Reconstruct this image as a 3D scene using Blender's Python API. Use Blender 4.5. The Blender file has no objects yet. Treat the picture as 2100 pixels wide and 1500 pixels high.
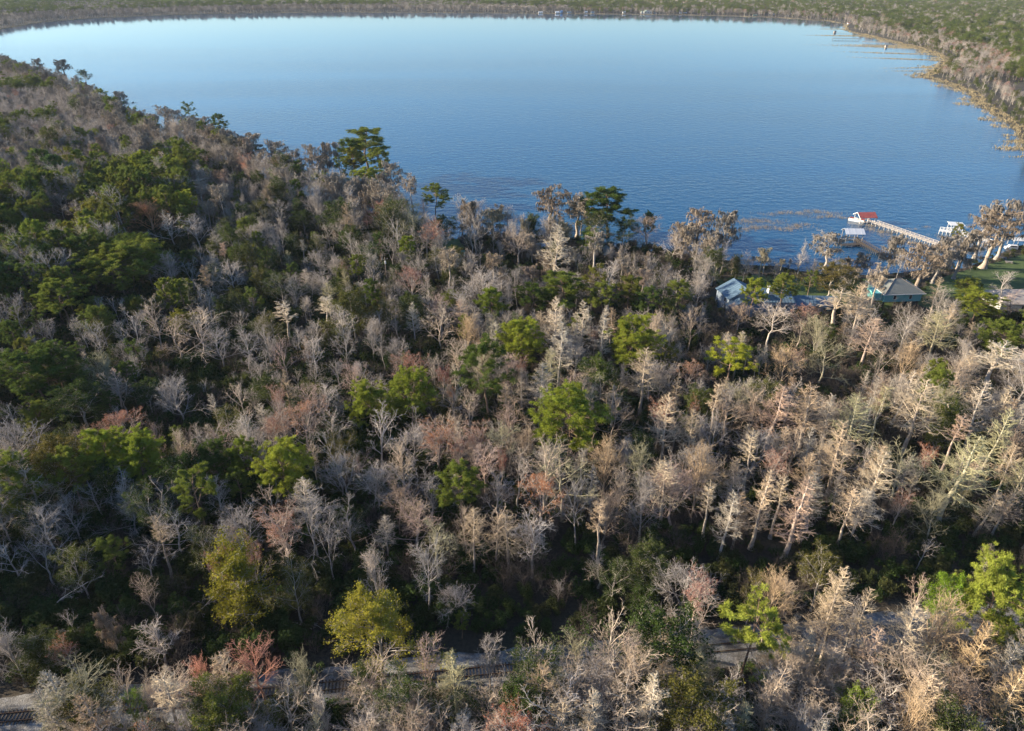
import bpy, math, random
import numpy as np
from mathutils import Vector

R = math.radians
DENOISE = True
random.seed(7)
RNG = np.random.default_rng(11)
SC = bpy.context.scene
COL = SC.collection

# ---------------------------------------------------------------- camera
CAM_H = 105.0
PITCH = R(30)
FPX = 1419.0            # focal length in photograph pixels (2100 wide)
cam_data = bpy.data.cameras.new('camera')
cam_data.sensor_width = 36
cam_data.lens = 36 * FPX / 2100
cam_data.clip_start = 1
cam_data.clip_end = 30000
cam = bpy.data.objects.new('camera', cam_data)
COL.objects.link(cam)
cam.location = (0, 0, CAM_H)
cam.rotation_euler = (R(90) - PITCH, 0, 0)
SC.camera = cam

# ---------------------------------------------------------------- sky, sun, exposure
SUN_AZ = R(277)         # compass bearing of the sun, clockwise from the view direction (+Y)
SUN_EL = R(15.5)
world = bpy.data.worlds.new('World')
SC.world = world
world.use_nodes = True
wn = world.node_tree
wn.nodes.clear()
sky = wn.nodes.new('ShaderNodeTexSky')
sky.sky_type = 'NISHITA'
sky.sun_disc = False
sky.sun_elevation = SUN_EL
sky.sun_rotation = SUN_AZ
sky.altitude = 0
sky.air_density = 1.0
sky.dust_density = 0.2
sky.ozone_density = 4.8
bgn = wn.nodes.new('ShaderNodeBackground')
bgn.inputs['Strength'].default_value = 0.09
outn = wn.nodes.new('ShaderNodeOutputWorld')
wn.links.new(sky.outputs[0], bgn.inputs['Color'])
wn.links.new(bgn.outputs[0], outn.inputs['Surface'])

sd = bpy.data.lights.new('sun', 'SUN')
sd.energy = 5.0
sd.angle = R(0.5)
sd.color = (1.0, 0.85, 0.64)
sun = bpy.data.objects.new('sun', sd)
COL.objects.link(sun)
to_sun = Vector((math.sin(SUN_AZ) * math.cos(SUN_EL), math.cos(SUN_AZ) * math.cos(SUN_EL), math.sin(SUN_EL)))
sun.rotation_euler = to_sun.to_track_quat('Z', 'Y').to_euler()
sun.location = (-300, -100, 300)

SC.view_settings.view_transform = 'Standard'
SC.view_settings.look = 'None'
SC.view_settings.exposure = 1.5
SC.view_settings.gamma = 1
SC.view_settings.use_curve_mapping = False
SC.render.engine = 'CYCLES'
SC.cycles.max_bounces = 5
SC.cycles.diffuse_bounces = 3
SC.cycles.glossy_bounces = 2
SC.cycles.transmission_bounces = 2
SC.cycles.transparent_max_bounces = 4
SC.cycles.volume_bounces = 0
SC.cycles.use_denoising = DENOISE
SC.cycles.use_adaptive_sampling = False

# ---------------------------------------------------------------- picture <-> place
FW = Vector((0, math.cos(PITCH), -math.sin(PITCH)))
UP = Vector((0, math.sin(PITCH), math.cos(PITCH)))

def at(px, py, z=0.0):
    """the point at height z seen at photograph pixel (px, py)"""
    d = Vector(((px - 1050) / FPX, 0, 0)) + UP * ((750 - py) / FPX) + FW
    t = (z - CAM_H) / d.z
    return Vector((d.x * t, d.y * t, z))

def depth_of(x, y, z):
    return y * FW.y + (z - CAM_H) * FW.z

def proj(x, y, z):
    zc = y * FW.y + (z - CAM_H) * FW.z
    yc = y * UP.y + (z - CAM_H) * UP.z
    return 1050 + FPX * x / zc, 750 - FPX * yc / zc

# ---------------------------------------------------------------- node helpers
class NT:
    def __init__(s, name):
        s.m = bpy.data.materials.new(name)
        s.m.use_nodes = True
        s.t = s.m.node_tree
        s.t.nodes.clear()
        s.out = s.t.nodes.new('ShaderNodeOutputMaterial')
    def n(s, typ, **kw):
        nd = s.t.nodes.new(typ)
        for k, v in kw.items():
            setattr(nd, k, v)
        return nd
    def l(s, a, b):
        s.t.links.new(a, b)
    def math(s, op, a, b=None, c=None, clamp=False):
        nd = s.n('ShaderNodeMath', operation=op, use_clamp=clamp)
        for i, v in enumerate((a, b, c)):
            if v is None: continue
            if isinstance(v, (int, float)): nd.inputs[i].default_value = v
            else: s.l(v, nd.inputs[i])
        return nd.outputs[0]
    def ramp(s, fac, stops, interp='LINEAR'):
        nd = s.n('ShaderNodeValToRGB')
        cr = nd.color_ramp
        cr.interpolation = interp
        while len(cr.elements) < len(stops): cr.elements.new(0.5)
        for e, (p, c) in zip(cr.elements, stops):
            e.position = p
            e.color = (*c, 1)
        s.l(fac, nd.inputs[0])
        return nd.outputs[0]
    def noise(s, scale, detail=3, rough=0.5, vec=None, dist=0.0):
        nd = s.n('ShaderNodeTexNoise')
        nd.inputs['Scale'].default_value = scale
        nd.inputs['Detail'].default_value = detail
        nd.inputs['Roughness'].default_value = rough
        nd.inputs['Distortion'].default_value = dist
        if vec is not None: s.l(vec, nd.inputs['Vector'])
        return nd.outputs[0]
    def mix(s, fac, a, b, blend='MIX'):
        nd = s.n('ShaderNodeMix', data_type='RGBA', blend_type=blend)
        for sock, v in ((nd.inputs[0], fac), (nd.inputs[6], a), (nd.inputs[7], b)):
            if isinstance(v, (int, float)): sock.default_value = v
            elif isinstance(v, tuple): sock.default_value = (*v, 1)
            else: s.l(v, sock)
        return nd.outputs[2]
    def pos(s):
        return s.n('ShaderNodeNewGeometry').outputs['Position']
    def obj(s):
        return s.n('ShaderNodeTexCoord').outputs['Object']

def plain(name, col, rough=0.7, nscale=3.0, var=0.25, metal=0.0, bump=0.0, stretch=None):
    """a painted / wooden / metal surface with mottled wear"""
    t = NT(name)
    v = t.obj()
    if stretch:
        mp = t.n('ShaderNodeMapping'); mp.inputs['Scale'].default_value = stretch
        t.l(v, mp.inputs['Vector']); v = mp.outputs[0]
    f = t.noise(nscale, 5, 0.6, v)
    lo = tuple(c * (1 - var) for c in col); hi = tuple(min(1, c * (1 + var)) for c in col)
    c = t.ramp(f, [(0.3, lo), (0.7, hi)])
    b = t.n('ShaderNodeBsdfPrincipled')
    t.l(c, b.inputs['Base Color'])
    b.inputs['Roughness'].default_value = rough
    b.inputs['Metallic'].default_value = metal
    if bump:
        bp = t.n('ShaderNodeBump'); bp.inputs['Strength'].default_value = bump
        bp.inputs['Distance'].default_value = 0.05
        t.l(f, bp.inputs['Height']); t.l(bp.outputs[0], b.inputs['Normal'])
    t.l(b.outputs[0], t.out.inputs[0])
    return t.m

def tinted(name, stops, nscale=0.6, rough=0.85, trans=0.0, spec=0.2):
    """bark, twigs and leaves: a palette by individual x the object's own colour x fine mottling"""
    t = NT(name)
    oi = t.n('ShaderNodeObjectInfo')
    base = t.ramp(oi.outputs['Random'], stops)
    c = t.mix(1.0, base, oi.outputs['Color'], 'MULTIPLY')
    f = t.noise(nscale, 3, 0.6, t.obj())
    k = t.ramp(f, [(0.3, (0.62, 0.62, 0.62)), (0.7, (1.35, 1.35, 1.35))])
    c = t.mix(1.0, c, k, 'MULTIPLY')
    b = t.n('ShaderNodeBsdfDiffuse')
    t.l(c, b.inputs['Color'])
    res = b.outputs[0]
    if trans > 0:
        tr = t.n('ShaderNodeBsdfTranslucent')
        t.l(c, tr.inputs['Color'])
        mx = t.n('ShaderNodeMixShader'); mx.inputs[0].default_value = trans
        t.l(res, mx.inputs[1]); t.l(tr.outputs[0], mx.inputs[2])
        res = mx.outputs[0]
    t.l(res, t.out.inputs[0])
    return t.m

M = {}
M['bark'] = tinted('bark', [(0, (0.34, 0.30, 0.26)), (0.5, (0.42, 0.38, 0.33)), (1, (0.29, 0.25, 0.215))], 1.5)
M['pine_bark'] = tinted('pine bark', [(0, (0.20, 0.135, 0.10)), (1, (0.28, 0.20, 0.15))], 1.5)
M['twig'] = tinted('bare twigs', [(0, (0.37, 0.325, 0.285)), (0.5, (0.44, 0.39, 0.34)), (1, (0.32, 0.285, 0.255))], 0.35)
M['cyp_twig'] = tinted('cypress twigs', [(0, (0.43, 0.375, 0.295)), (0.5, (0.40, 0.36, 0.29)), (1, (0.46, 0.385, 0.30))], 0.35)
M['moss'] = tinted('hanging moss', [(0, (0.21, 0.185, 0.155)), (1, (0.29, 0.25, 0.205))], 0.5)
M['needles'] = tinted('pine needles', [(0, (0.15, 0.195, 0.042)), (0.5, (0.19, 0.225, 0.048)), (1, (0.125, 0.17, 0.045))], 0.5, trans=0.35)
M['leaf'] = tinted('leaves', [(0, (0.12, 0.135, 0.035)), (0.5, (0.085, 0.12, 0.03)), (1, (0.15, 0.14, 0.045))], 0.5, trans=0.3)
M['brush'] = tinted('brush twigs', [(0, (0.13, 0.105, 0.085)), (0.5, (0.17, 0.14, 0.115)), (1, (0.11, 0.09, 0.075))], 0.35)
M['bud'] = tinted('red buds', [(0, (0.33, 0.13, 0.09)), (0.5, (0.36, 0.17, 0.10)), (1, (0.30, 0.12, 0.10))], 0.5, trans=0.25)
M['bush'] = tinted('undergrowth leaves', [(0, (0.040, 0.062, 0.022)), (0.4, (0.055, 0.085, 0.026)), (0.75, (0.08, 0.08, 0.032)), (1, (0.045, 0.075, 0.02))], 0.7, trans=0.2)
M['reed'] = tinted('dry reeds', [(0, (0.40, 0.29, 0.18)), (0.6, (0.34, 0.27, 0.17)), (1, (0.30, 0.27, 0.15))], 0.4, trans=0.2)

# ---------------------------------------------------------------- mesh helpers
def mesh_from(name, verts, tris=None, quads=None, mat=None):
    me = bpy.data.meshes.new(name)
    nt = 0 if tris is None else len(tris)
    nq = 0 if quads is None else len(quads)
    me.vertices.add(len(verts))
    me.vertices.foreach_set('co', np.asarray(verts, dtype=np.float32).ravel())
    idx = []
    if nt: idx.append(np.asarray(tris).ravel())
    if nq: idx.append(np.asarray(quads).ravel())
    idx = np.concatenate(idx).astype(np.int32)
    me.loops.add(len(idx))
    me.loops.foreach_set('vertex_index', idx)
    tot = np.concatenate([np.full(nt, 3), np.full(nq, 4)]).astype(np.int32)
    st = np.concatenate([[0], np.cumsum(tot)[:-1]]).astype(np.int32)
    me.polygons.add(nt + nq)
    me.polygons.foreach_set('loop_start', st)
    me.update(calc_edges=True)
    if mat: me.materials.append(mat)
    return me

class MB:
    """collects boxes, bars and polygons; one build() gives ONE mesh object"""
    def __init__(s):
        s.v = []; s.f = []
    def poly(s, pts):
        n = len(s.v); s.v += [tuple(p) for p in pts]; s.f.append(tuple(range(n, n + len(pts))))
    def hexa(s, lo, hi):
        """lo, hi: four corners of the bottom and the top, same order (counter-clockwise from above)"""
        n = len(s.v); s.v += [tuple(p) for p in lo] + [tuple(p) for p in hi]
        s.f += [(n+3, n+2, n+1, n), (n+4, n+5, n+6, n+7)] + [(n+i, n+(i+1) % 4, n+4+(i+1) % 4, n+4+i) for i in range(4)]
    def box(s, c, size, yaw=0.0):
        cx, cy, cz = c; a, b, h = size[0]/2, size[1]/2, size[2]/2
        co, si = math.cos(yaw), math.sin(yaw)
        q = [(cx + x*co - y*si, cy + x*si + y*co) for x, y in ((-a, -b), (a, -b), (a, b), (-a, b))]
        s.hexa([(x, y, cz-h) for x, y in q], [(x, y, cz+h) for x, y in q])
    def bar(s, p, q, w, h=None):
        """a beam from p to q with cross-section w x h"""
        p = Vector(p); q = Vector(q); h = h or w
        d = (q - p).normalized()
        side = d.cross(Vector((0, 0, 1)))
        if side.length < 1e-3: side = Vector((1, 0, 0))
        side.normalize(); up = side.cross(d).normalized()
        a, b = side * (w/2), up * (h/2)
        s.hexa([p-a-b, p+a-b, q+a-b, q-a-b], [p-a+b, p+a+b, q+a+b, q-a+b])
    def tube(s, p, q, r, n=8, r2=None):
        p = Vector(p); q = Vector(q); r2 = r if r2 is None else r2
        d = (q - p).normalized(); u = d.orthogonal().normalized(); v = d.cross(u)
        k = len(s.v)
        for c, rr in ((p, r), (q, r2)):
            for i in range(n):
                a = 2*math.pi*i/n
                s.v.append(tuple(c + (u*math.cos(a) + v*math.sin(a))*rr))
        s.f += [(k+i, k+(i+1) % n, k+n+(i+1) % n, k+n+i) for i in range(n)]
        s.f += [tuple(range(k+n-1, k-1, -1)), tuple(range(k+n, k+2*n))]
    def build(s, name, mat, parent=None, **props):
        me = bpy.data.meshes.new(name)
        me.from_pydata(s.v, [], s.f); me.update()
        me.materials.append(mat)
        return link(name, me, parent, **props)

def link(name, me, parent=None, loc=None, **props):
    o = bpy.data.objects.new(name, me)
    COL.objects.link(o)
    if parent is not None: o.parent = parent
    if loc is not None: o.location = loc
    for k, v in props.items(): o[k] = v
    return o

def thing(name, label, cat, loc=(0, 0, 0), rz=0.0, group=None):
    o = bpy.data.objects.new(name, None)
    COL.objects.link(o)
    o.location = loc; o.rotation_euler = (0, 0, rz)
    o.empty_display_size = 0.5
    o['label'] = label; o['category'] = cat
    if group: o['group'] = group
    return o
# ---------------------------------------------------------------- shoreline (photograph pixels at water level, then lake polygon on the ground)
def shore_from_top(pts, h):
    """a shoreline hidden behind trees of height h whose tops are seen at pts"""
    return [at(px, py, h).to_2d() for px, py in pts]
near = [(940, 488), (990, 484), (1050, 490), (1100, 487), (1180, 492), (1240, 505), (1290, 506), (1400, 520), (1480, 535), (1530, 545),
        (1600, 548), (1640, 553), (1700, 560), (1780, 562), (1850, 560), (1960, 545), (2020, 528), (2060, 512), (2120, 500)]
out_right = [(2260, 470), (2340, 400), (2260, 355)]
right = [(2110, 318), (2100, 285), (2050, 243), (2000, 212), (1985, 190), (1940, 172), (1885, 156), (1920, 138), (1935, 122), (1900, 104),
         (1820, 84), (1770, 72), (1735, 62), (1738, 50)]
far = [(1700, 43), (1600, 36.5), (1500, 33), (1400, 31), (1250, 29), (1100, 27.5), (900, 26), (700, 25), (560, 26), (400, 29), (280, 33),
       (160, 39), (80, 46), (0, 60), (-120, 80)]
left_tops = [(-90, 92), (-20, 98), (40, 118), (90, 135), (140, 148), (178, 160), (215, 185), (240, 200), (300, 222), (345, 232), (400, 240), (450, 268), (520, 300), (580, 322), (640, 345), (700, 352),
             (770, 372), (820, 392), (870, 415), (905, 436)]
LAKE = [at(*p).to_2d() for p in near + out_right + right + far] + shore_from_top(left_tops, 19)
LX = np.array([p.x for p in LAKE]); LY = np.array([p.y for p in LAKE])

def in_lake(x, y):
    x = np.asarray(x, float); y = np.asarray(y, float)
    c = np.zeros(x.shape, bool)
    n = len(LX); j = n - 1
    for i in range(n):
        xi, yi, xj, yj = LX[i], LY[i], LX[j], LY[j]
        with np.errstate(divide='ignore', invalid='ignore'):
            hit = ((yi > y) != (yj > y)) & (x < (xj - xi) * (y - yi) / (yj - yi + 1e-12) + xi)
        c ^= hit
        j = i
    return c

def shore_dist(x, y):
    x = np.asarray(x, float); y = np.asarray(y, float)
    best = np.full(x.shape, 1e9)
    n = len(LX)
    for i in range(n):
        ax, ay = LX[i], LY[i]; bx, by = LX[(i+1) % n], LY[(i+1) % n]
        dx, dy = bx-ax, by-ay
        t = np.clip(((x-ax)*dx + (y-ay)*dy) / (dx*dx + dy*dy + 1e-9), 0, 1)
        best = np.minimum(best, np.hypot(x-(ax+t*dx), y-(ay+t*dy)))
    return best

# ground: one sheet with the lake cut out, banks dropping below the water
import bmesh
def smooth_loop(pts, amp=1.0):
    out = []
    n = len(pts)
    rr = random.Random(5)
    for i in range(n):
        a, b = pts[i], pts[(i+1) % n]
        L = (b - a).length
        k = max(1, min(14, int(L / 12)))
        for j in range(k):
            p = a.lerp(b, j / k)
            d = (b - a).normalized()
            o = rr.uniform(-1, 1) * min(L / k * 0.18, 5) * amp
            out.append(Vector((p.x - d.y*o, p.y + d.x*o)))
    return out
loop = smooth_loop([Vector((p.x, p.y)) for p in LAKE])
bm = bmesh.new()
inner = [bm.verts.new((p.x, p.y, 0)) for p in loop]
ei = [bm.edges.new((inner[i], inner[(i+1) % len(inner)])) for i in range(len(inner))]
B = 12000
outer = [bm.verts.new(p) for p in ((-B, -300, 0), (B, -300, 0), (B, B, 0), (-B, B, 0))]
eo = [bm.edges.new((outer[i], outer[(i+1) % 4])) for i in range(4)]
bmesh.ops.triangle_fill(bm, use_beauty=True, edges=ei + eo)
lake_faces = []
for f in bm.faces:
    c = f.calc_center_median()
    if in_lake(np.array([c.x]), np.array([c.y]))[0]: lake_faces.append(f)
bmesh.ops.delete(bm, geom=lake_faces, context='FACES_ONLY')
cx = sum(p.x for p in loop) / len(loop); cy = sum(p.y for p in loop) / len(loop)
low = []
for i, v in enumerate(inner):
    p = v.co.xy; q = loop[(i+1) % len(loop)] - loop[i-1]
    nrm = Vector((-q.y, q.x)).normalized()
    t = p + nrm * 2.5
    if not in_lake(np.array([t.x]), np.array([t.y]))[0]: t = p - nrm * 2.5
    low.append(bm.verts.new((t.x, t.y, -2.2)))
for i in range(len(inner)):
    j = (i+1) % len(inner)
    bm.faces.new((inner[i], inner[j], low[j], low[i]))
bmesh.ops.recalc_face_normals(bm, faces=bm.faces)
me = bpy.data.meshes.new('ground'); bm.to_mesh(me); bm.free()

t = NT('forest floor')
p = t.pos()
c = t.ramp(t.noise(0.05, 6, 0.62, p), [(0.32, (0.025, 0.030, 0.014)), (0.5, (0.042, 0.033, 0.020)), (0.68, (0.07, 0.052, 0.033))])
f2 = t.noise(1.3, 5, 0.7, p)
c = t.mix(1.0, c, t.ramp(f2, [(0.3, (0.5, 0.5, 0.5)), (0.72, (1.5, 1.5, 1.5))]), 'MULTIPLY')
b = t.n('ShaderNodeBsdfPrincipled'); b.inputs['Roughness'].default_value = 0.95
t.l(c, b.inputs['Base Color'])
bp = t.n('ShaderNodeBump'); bp.inputs['Strength'].default_value = 0.8; bp.inputs['Distance'].default_value = 0.3
t.l(f2, bp.inputs['Height']); t.l(bp.outputs[0], b.inputs['Normal'])
t.l(b.outputs[0], t.out.inputs[0])
me.materials.append(t.m)
link('ground', me, kind='structure')

# water
wx0, wx1 = LX.min() - 40, LX.max() + 40; wy0, wy1 = LY.min() - 40, LY.max() + 40
t = NT('lake water')
p = t.pos()
def squash(v, sc, rot=0.0):
    mp = t.n('ShaderNodeMapping'); mp.inputs['Scale'].default_value = sc; mp.inputs['Rotation'].default_value = (0, 0, rot)
    t.l(v, mp.inputs['Vector']); return mp.outputs[0]
calm = t.ramp(t.noise(0.0035, 4, 0.55, squash(p, (0.35, 1.6, 1), 0.12), 0.6), [(0.40, (0.62,)*3), (0.62, (1, 1, 1))])
sep = t.n('ShaderNodeSeparateXYZ'); t.l(p, sep.inputs[0])
# the lee of the far wood: ripples die out towards the far shore
lee = t.n('ShaderNodeMapRange'); lee.inputs[1].default_value = 300; lee.inputs[2].default_value = 1350; lee.inputs[3].default_value = 1.0; lee.inputs[4].default_value = 0.035
t.l(sep.outputs['Y'], lee.inputs[0])
amp = t.math('MULTIPLY', calm, lee.outputs[0])
n1 = t.noise(0.55, 3, 0.6, squash(p, (1, 1.5, 1), 0.5))
n2 = t.noise(0.16, 2, 0.5, squash(p, (1, 1.8, 1), -0.3))
hgt = t.math('ADD', t.math('MULTIPLY', n1, 0.55), t.math('MULTIPLY', n2, 0.9))
bp = t.n('ShaderNodeBump'); bp.inputs['Distance'].default_value = 0.42
t.l(hgt, bp.inputs['Height']); t.l(amp, bp.inputs['Strength'])
b = t.n('ShaderNodeBsdfPrincipled')
b.inputs['Base Color'].default_value = (0.001, 0.054, 0.130, 1)
b.inputs['IOR'].default_value = 1.65
b.inputs['Roughness'].default_value = 0.06
t.l(bp.outputs[0], b.inputs['Normal'])
t.l(b.outputs[0], t.out.inputs[0])
mb = MB(); mb.poly([(wx0, wy0, -0.35), (wx1, wy0, -0.35), (wx1, wy1, -0.35), (wx0, wy1, -0.35)])
# the sheet is trimmed to the lake's own outline, a little wider than the bank
bm = bmesh.new()
ring = []
for i, q in enumerate(loop): ring.append(bm.verts.new((q.x, q.y, -0.35)))
for i in range(len(ring)): bm.edges.new((ring[i], ring[(i+1) % len(ring)]))
bmesh.ops.triangle_fill(bm, use_beauty=True, edges=bm.edges[:])
for f in bm.faces:
    if f.normal.z < 0: f.normal_flip()
me = bpy.data.meshes.new('lake_water'); bm.to_mesh(me); bm.free(); me.materials.append(t.m)
link('lake_water', me, kind='structure')

# railway line on its ballast bed
RA = at(50, 1474); RB = at(1640, 1318)
RD = (RB - RA).normalized(); RN = Vector((-RD.y, RD.x, 0))      # RN points away from the camera
def rail_off(x, y):
    """signed distance from the track centre, positive away from the camera"""
    return (x - RA.x) * RN.x + (y - RA.y) * RN.y
def rail_pt(s, o, z):
    v = RA + RD * s + RN * o
    return (v.x, v.y, z)

t = NT('ballast gravel')
p = t.pos()
vo = t.n('ShaderNodeTexVoronoi'); vo.inputs['Scale'].default_value = 7; t.l(p, vo.inputs['Vector'])
c = t.ramp(vo.outputs['Color'], [(0.0, (0.12, 0.118, 0.116)), (1.0, (0.33, 0.325, 0.32))])
c = t.mix(1.0, c, t.ramp(t.noise(0.35, 5, 0.6, p), [(0.38, (0.42, 0.38, 0.32)), (0.6, (1.12, 1.12, 1.12))]), 'MULTIPLY')
b = t.n('ShaderNodeBsdfPrincipled'); b.inputs['Roughness'].default_value = 0.9
t.l(c, b.inputs['Base Color'])
bp = t.n('ShaderNodeBump'); bp.inputs['Strength'].default_value = 0.9; bp.inputs['Distance'].default_value = 0.08
t.l(vo.outputs['Distance'], bp.inputs['Height']); t.l(bp.outputs[0], b.inputs['Normal'])
t.l(b.outputs[0], t.out.inputs[0])
M['gravel'] = t.m
prof = [(-3.3, 0.02), (-2.5, 0.42), (-1.6, 0.55), (1.6, 0.55), (2.5, 0.40), (3.6, 0.16), (4.4, 0.02)]
vs, fs = [], []
S = np.arange(-90, 200, 2.0)
rr = random.Random(3)
for s in S:
    for k, (o, z) in enumerate(prof):
        vs.append(rail_pt(s, o + (rr.uniform(-.5, .5) if k in (0, 6) else rr.uniform(-.08, .08)), z + (rr.uniform(-.03, .03) if 0 < k < 6 and z < .5 else 0)))
W = len(prof)
for i in range(len(S)-1):
    for k in range(W-1):
        a = i*W+k; fs.append((a, a+W, a+W+1, a+1))
me = bpy.data.meshes.new('gravel_bed'); me.from_pydata(vs, [], [f[::-1] for f in fs]); me.update(); me.materials.append(M['gravel'])
link('gravel_bed', me, kind='structure')

M['sleeper'] = plain('sleeper wood', (0.045, 0.036, 0.03), 0.9, 6, 0.4)
M['rust'] = plain('rusty steel', (0.10, 0.055, 0.035), 0.6, 3, 0.35, 0.5)
track = thing('railway_track', 'rusty single railway track on grey gravel crossing the near corner of the wood', 'railway track', rail_pt(0, 0, 0.55), math.atan2(RD.y, RD.x))
sm = MB(); sm.box((0, 0, 0), (0.23, 2.6, 0.17)); so = None
me_s = None
s = -84.0; cnt = 0
rr = random.Random(8)
while s < 84 and cnt < 290:
    if me_s is None:
        so = sm.build('sleeper', M['sleeper'], track); me_s = so.data
    else:
        so = link('sleeper', me_s, track)
    so.location = (s, rr.uniform(-.06, .06), 0.045); so.rotation_euler = (0, 0, rr.uniform(-.025, .025))
    s += 0.585; cnt += 1
for side in (-1, 1):
    m = MB()
    y = side * 0.7525
    m.box((20, y, 0.14), (220, 0.15, 0.02)); m.box((20, y, 0.205), (220, 0.03, 0.11)); m.box((20, y, 0.275), (220, 0.075, 0.03))
    m.build('rail', M['rust'], track)

# mown lawns around the lakeside houses
t = NT('lawn grass')
p = t.pos()
c = t.ramp(t.noise(0.25, 5, 0.6, p), [(0.3, (0.045, 0.075, 0.018)), (0.7, (0.085, 0.135, 0.03))])
c = t.mix(1.0, c, t.ramp(t.noise(3.0, 3, 0.7, p), [(0.3, (0.6, 0.6, 0.6)), (0.7, (1.35, 1.35, 1.35))]), 'MULTIPLY')
b = t.n('ShaderNodeBsdfPrincipled'); b.inputs['Roughness'].default_value = 0.9
t.l(c, b.inputs['Base Color'])
bp = t.n('ShaderNodeBump'); bp.inputs['Strength'].default_value = 0.7; bp.inputs['Distance'].default_value = 0.15
t.l(t.noise(2.2, 3, 0.7, p), bp.inputs['Height']); t.l(bp.outputs[0], b.inputs['Normal'])
t.l(b.outputs[0], t.out.inputs[0]); M['lawn'] = t.m
LAWNS = [[(1885, 625), (1900, 585), (1960, 565), (2030, 545), (2150, 510), (2200, 560), (2150, 640), (2040, 650), (1960, 655)],
         [(868, 512), (872, 494), (938, 491), (950, 508), (930, 520)],
         [(1480, 600), (1470, 575), (1540, 566), (1680, 572), (1790, 575), (1880, 572), (1880, 600), (1800, 640), (1600, 660), (1500, 650)],
         [(740, 600), (760, 560), (800, 540), (830, 590), (790, 625)]]
LAWN_XY = []
for k, L in enumerate(LAWNS):
    pts = [at(*q) for q in L]
    LAWN_XY.append([(v.x, v.y) for v in pts])
    sp = smooth_loop([v.to_2d() for v in pts], 0.6)
    m = MB(); m.poly([(v.x, v.y, 0.03 + 0.004*k) for v in sp])
    o = m.build('lawn', M['lawn'], kind='structure')
    if o.data.polygons[0].normal.z < 0: o.data.flip_normals()

def in_poly(P, x, y):
    c = False; j = len(P)-1
    for i in range(len(P)):
        (xi, yi), (xj, yj) = P[i], P[j]
        if (yi > y) != (yj > y) and x < (xj-xi)*(y-yi)/(yj-yi)+xi: c = not c
        j = i
    return c

# thin evening haze over the whole place
hz = bpy.data.materials.new('haze'); hz.use_nodes = True
hn = hz.node_tree; hn.nodes.clear()
ho = hn.nodes.new('ShaderNodeOutputMaterial'); hv = hn.nodes.new('ShaderNodeVolumePrincipled')
hv.inputs['Color'].default_value = (0.78, 0.88, 1.0, 1)
hv.inputs['Density'].default_value = 0.000032
hn.links.new(hv.outputs[0], ho.inputs['Volume'])
m = MB(); m.hexa([(-7000, -500, -3.4), (7000, -500, -3.4), (7000, 7000, -3.4), (-7000, 7000, -3.4)], [(-7000, -500, 107), (7000, -500, 107), (7000, 7000, 107), (-7000, 7000, 107)])
m.build('haze', hz, kind='stuff')
# ---------------------------------------------------------------- growing trees
def unit(v):
    return v / (np.linalg.norm(v, axis=-1, keepdims=True) + 1e-9)

def basis(d):
    ref = np.where(np.abs(d[..., 2:3]) < 0.9, np.array([0, 0, 1.0]), np.array([1.0, 0, 0]))
    u = unit(np.cross(d, ref)); v = np.cross(d, u)
    return u, v

def walk(p0, d0, L, K, wig, trop, rng):
    """polylines of K+1 points from p0 along d0 (arrays), bending at random and towards the sky"""
    N = len(p0)
    P = np.zeros((N, K+1, 3)); P[:, 0] = p0
    d = unit(d0)
    for k in range(K):
        P[:, k+1] = P[:, k] + d * (L / K)[:, None]
        d = unit(d + rng.normal(0, wig, (N, 3)) + np.array([0, 0, 1.0]) * trop)
    return P

def tubes(P, R0, R1, sides=3):
    N, K1, _ = P.shape
    T = np.gradient(P, axis=1); T = unit(T)
    u, v = basis(T)
    rr = R0[:, None] + (R1 - R0)[:, None] * np.linspace(0, 1, K1)[None]
    ang = np.arange(sides) * 2 * np.pi / sides
    V = P[:, :, None] + rr[:, :, None, None] * (u[:, :, None] * np.cos(ang)[None, None, :, None] + v[:, :, None] * np.sin(ang)[None, None, :, None])
    base = (np.arange(N)[:, None] * K1 + np.arange(K1-1)[None]) * sides
    a = base[:, :, None] + np.arange(sides)[None, None]
    b = base[:, :, None] + (np.arange(sides)+1)[None, None] % sides
    Q = np.stack([a, b, b + sides, a + sides], -1).reshape(-1, 4)
    return V.reshape(-1, 3), Q

def spikes(P0, P1, r, rng):
    """three-sided thorns: the last twigs"""
    N = len(P0)
    d = unit(P1 - P0); u, v = basis(d)
    ang = np.array([0, 2.094, 4.189])
    ring = P0[:, None] + r[:, None, None] * (u[:, None]*np.cos(ang)[None, :, None] + v[:, None]*np.sin(ang)[None, :, None])
    V = np.concatenate([ring, P1[:, None]], 1)
    b = np.arange(N)[:, None] * 4
    T = np.concatenate([b + np.array([[0, 1, 3]]), b + np.array([[1, 2, 3]]), b + np.array([[2, 0, 3]])])
    return V.reshape(-1, 3), T

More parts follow.
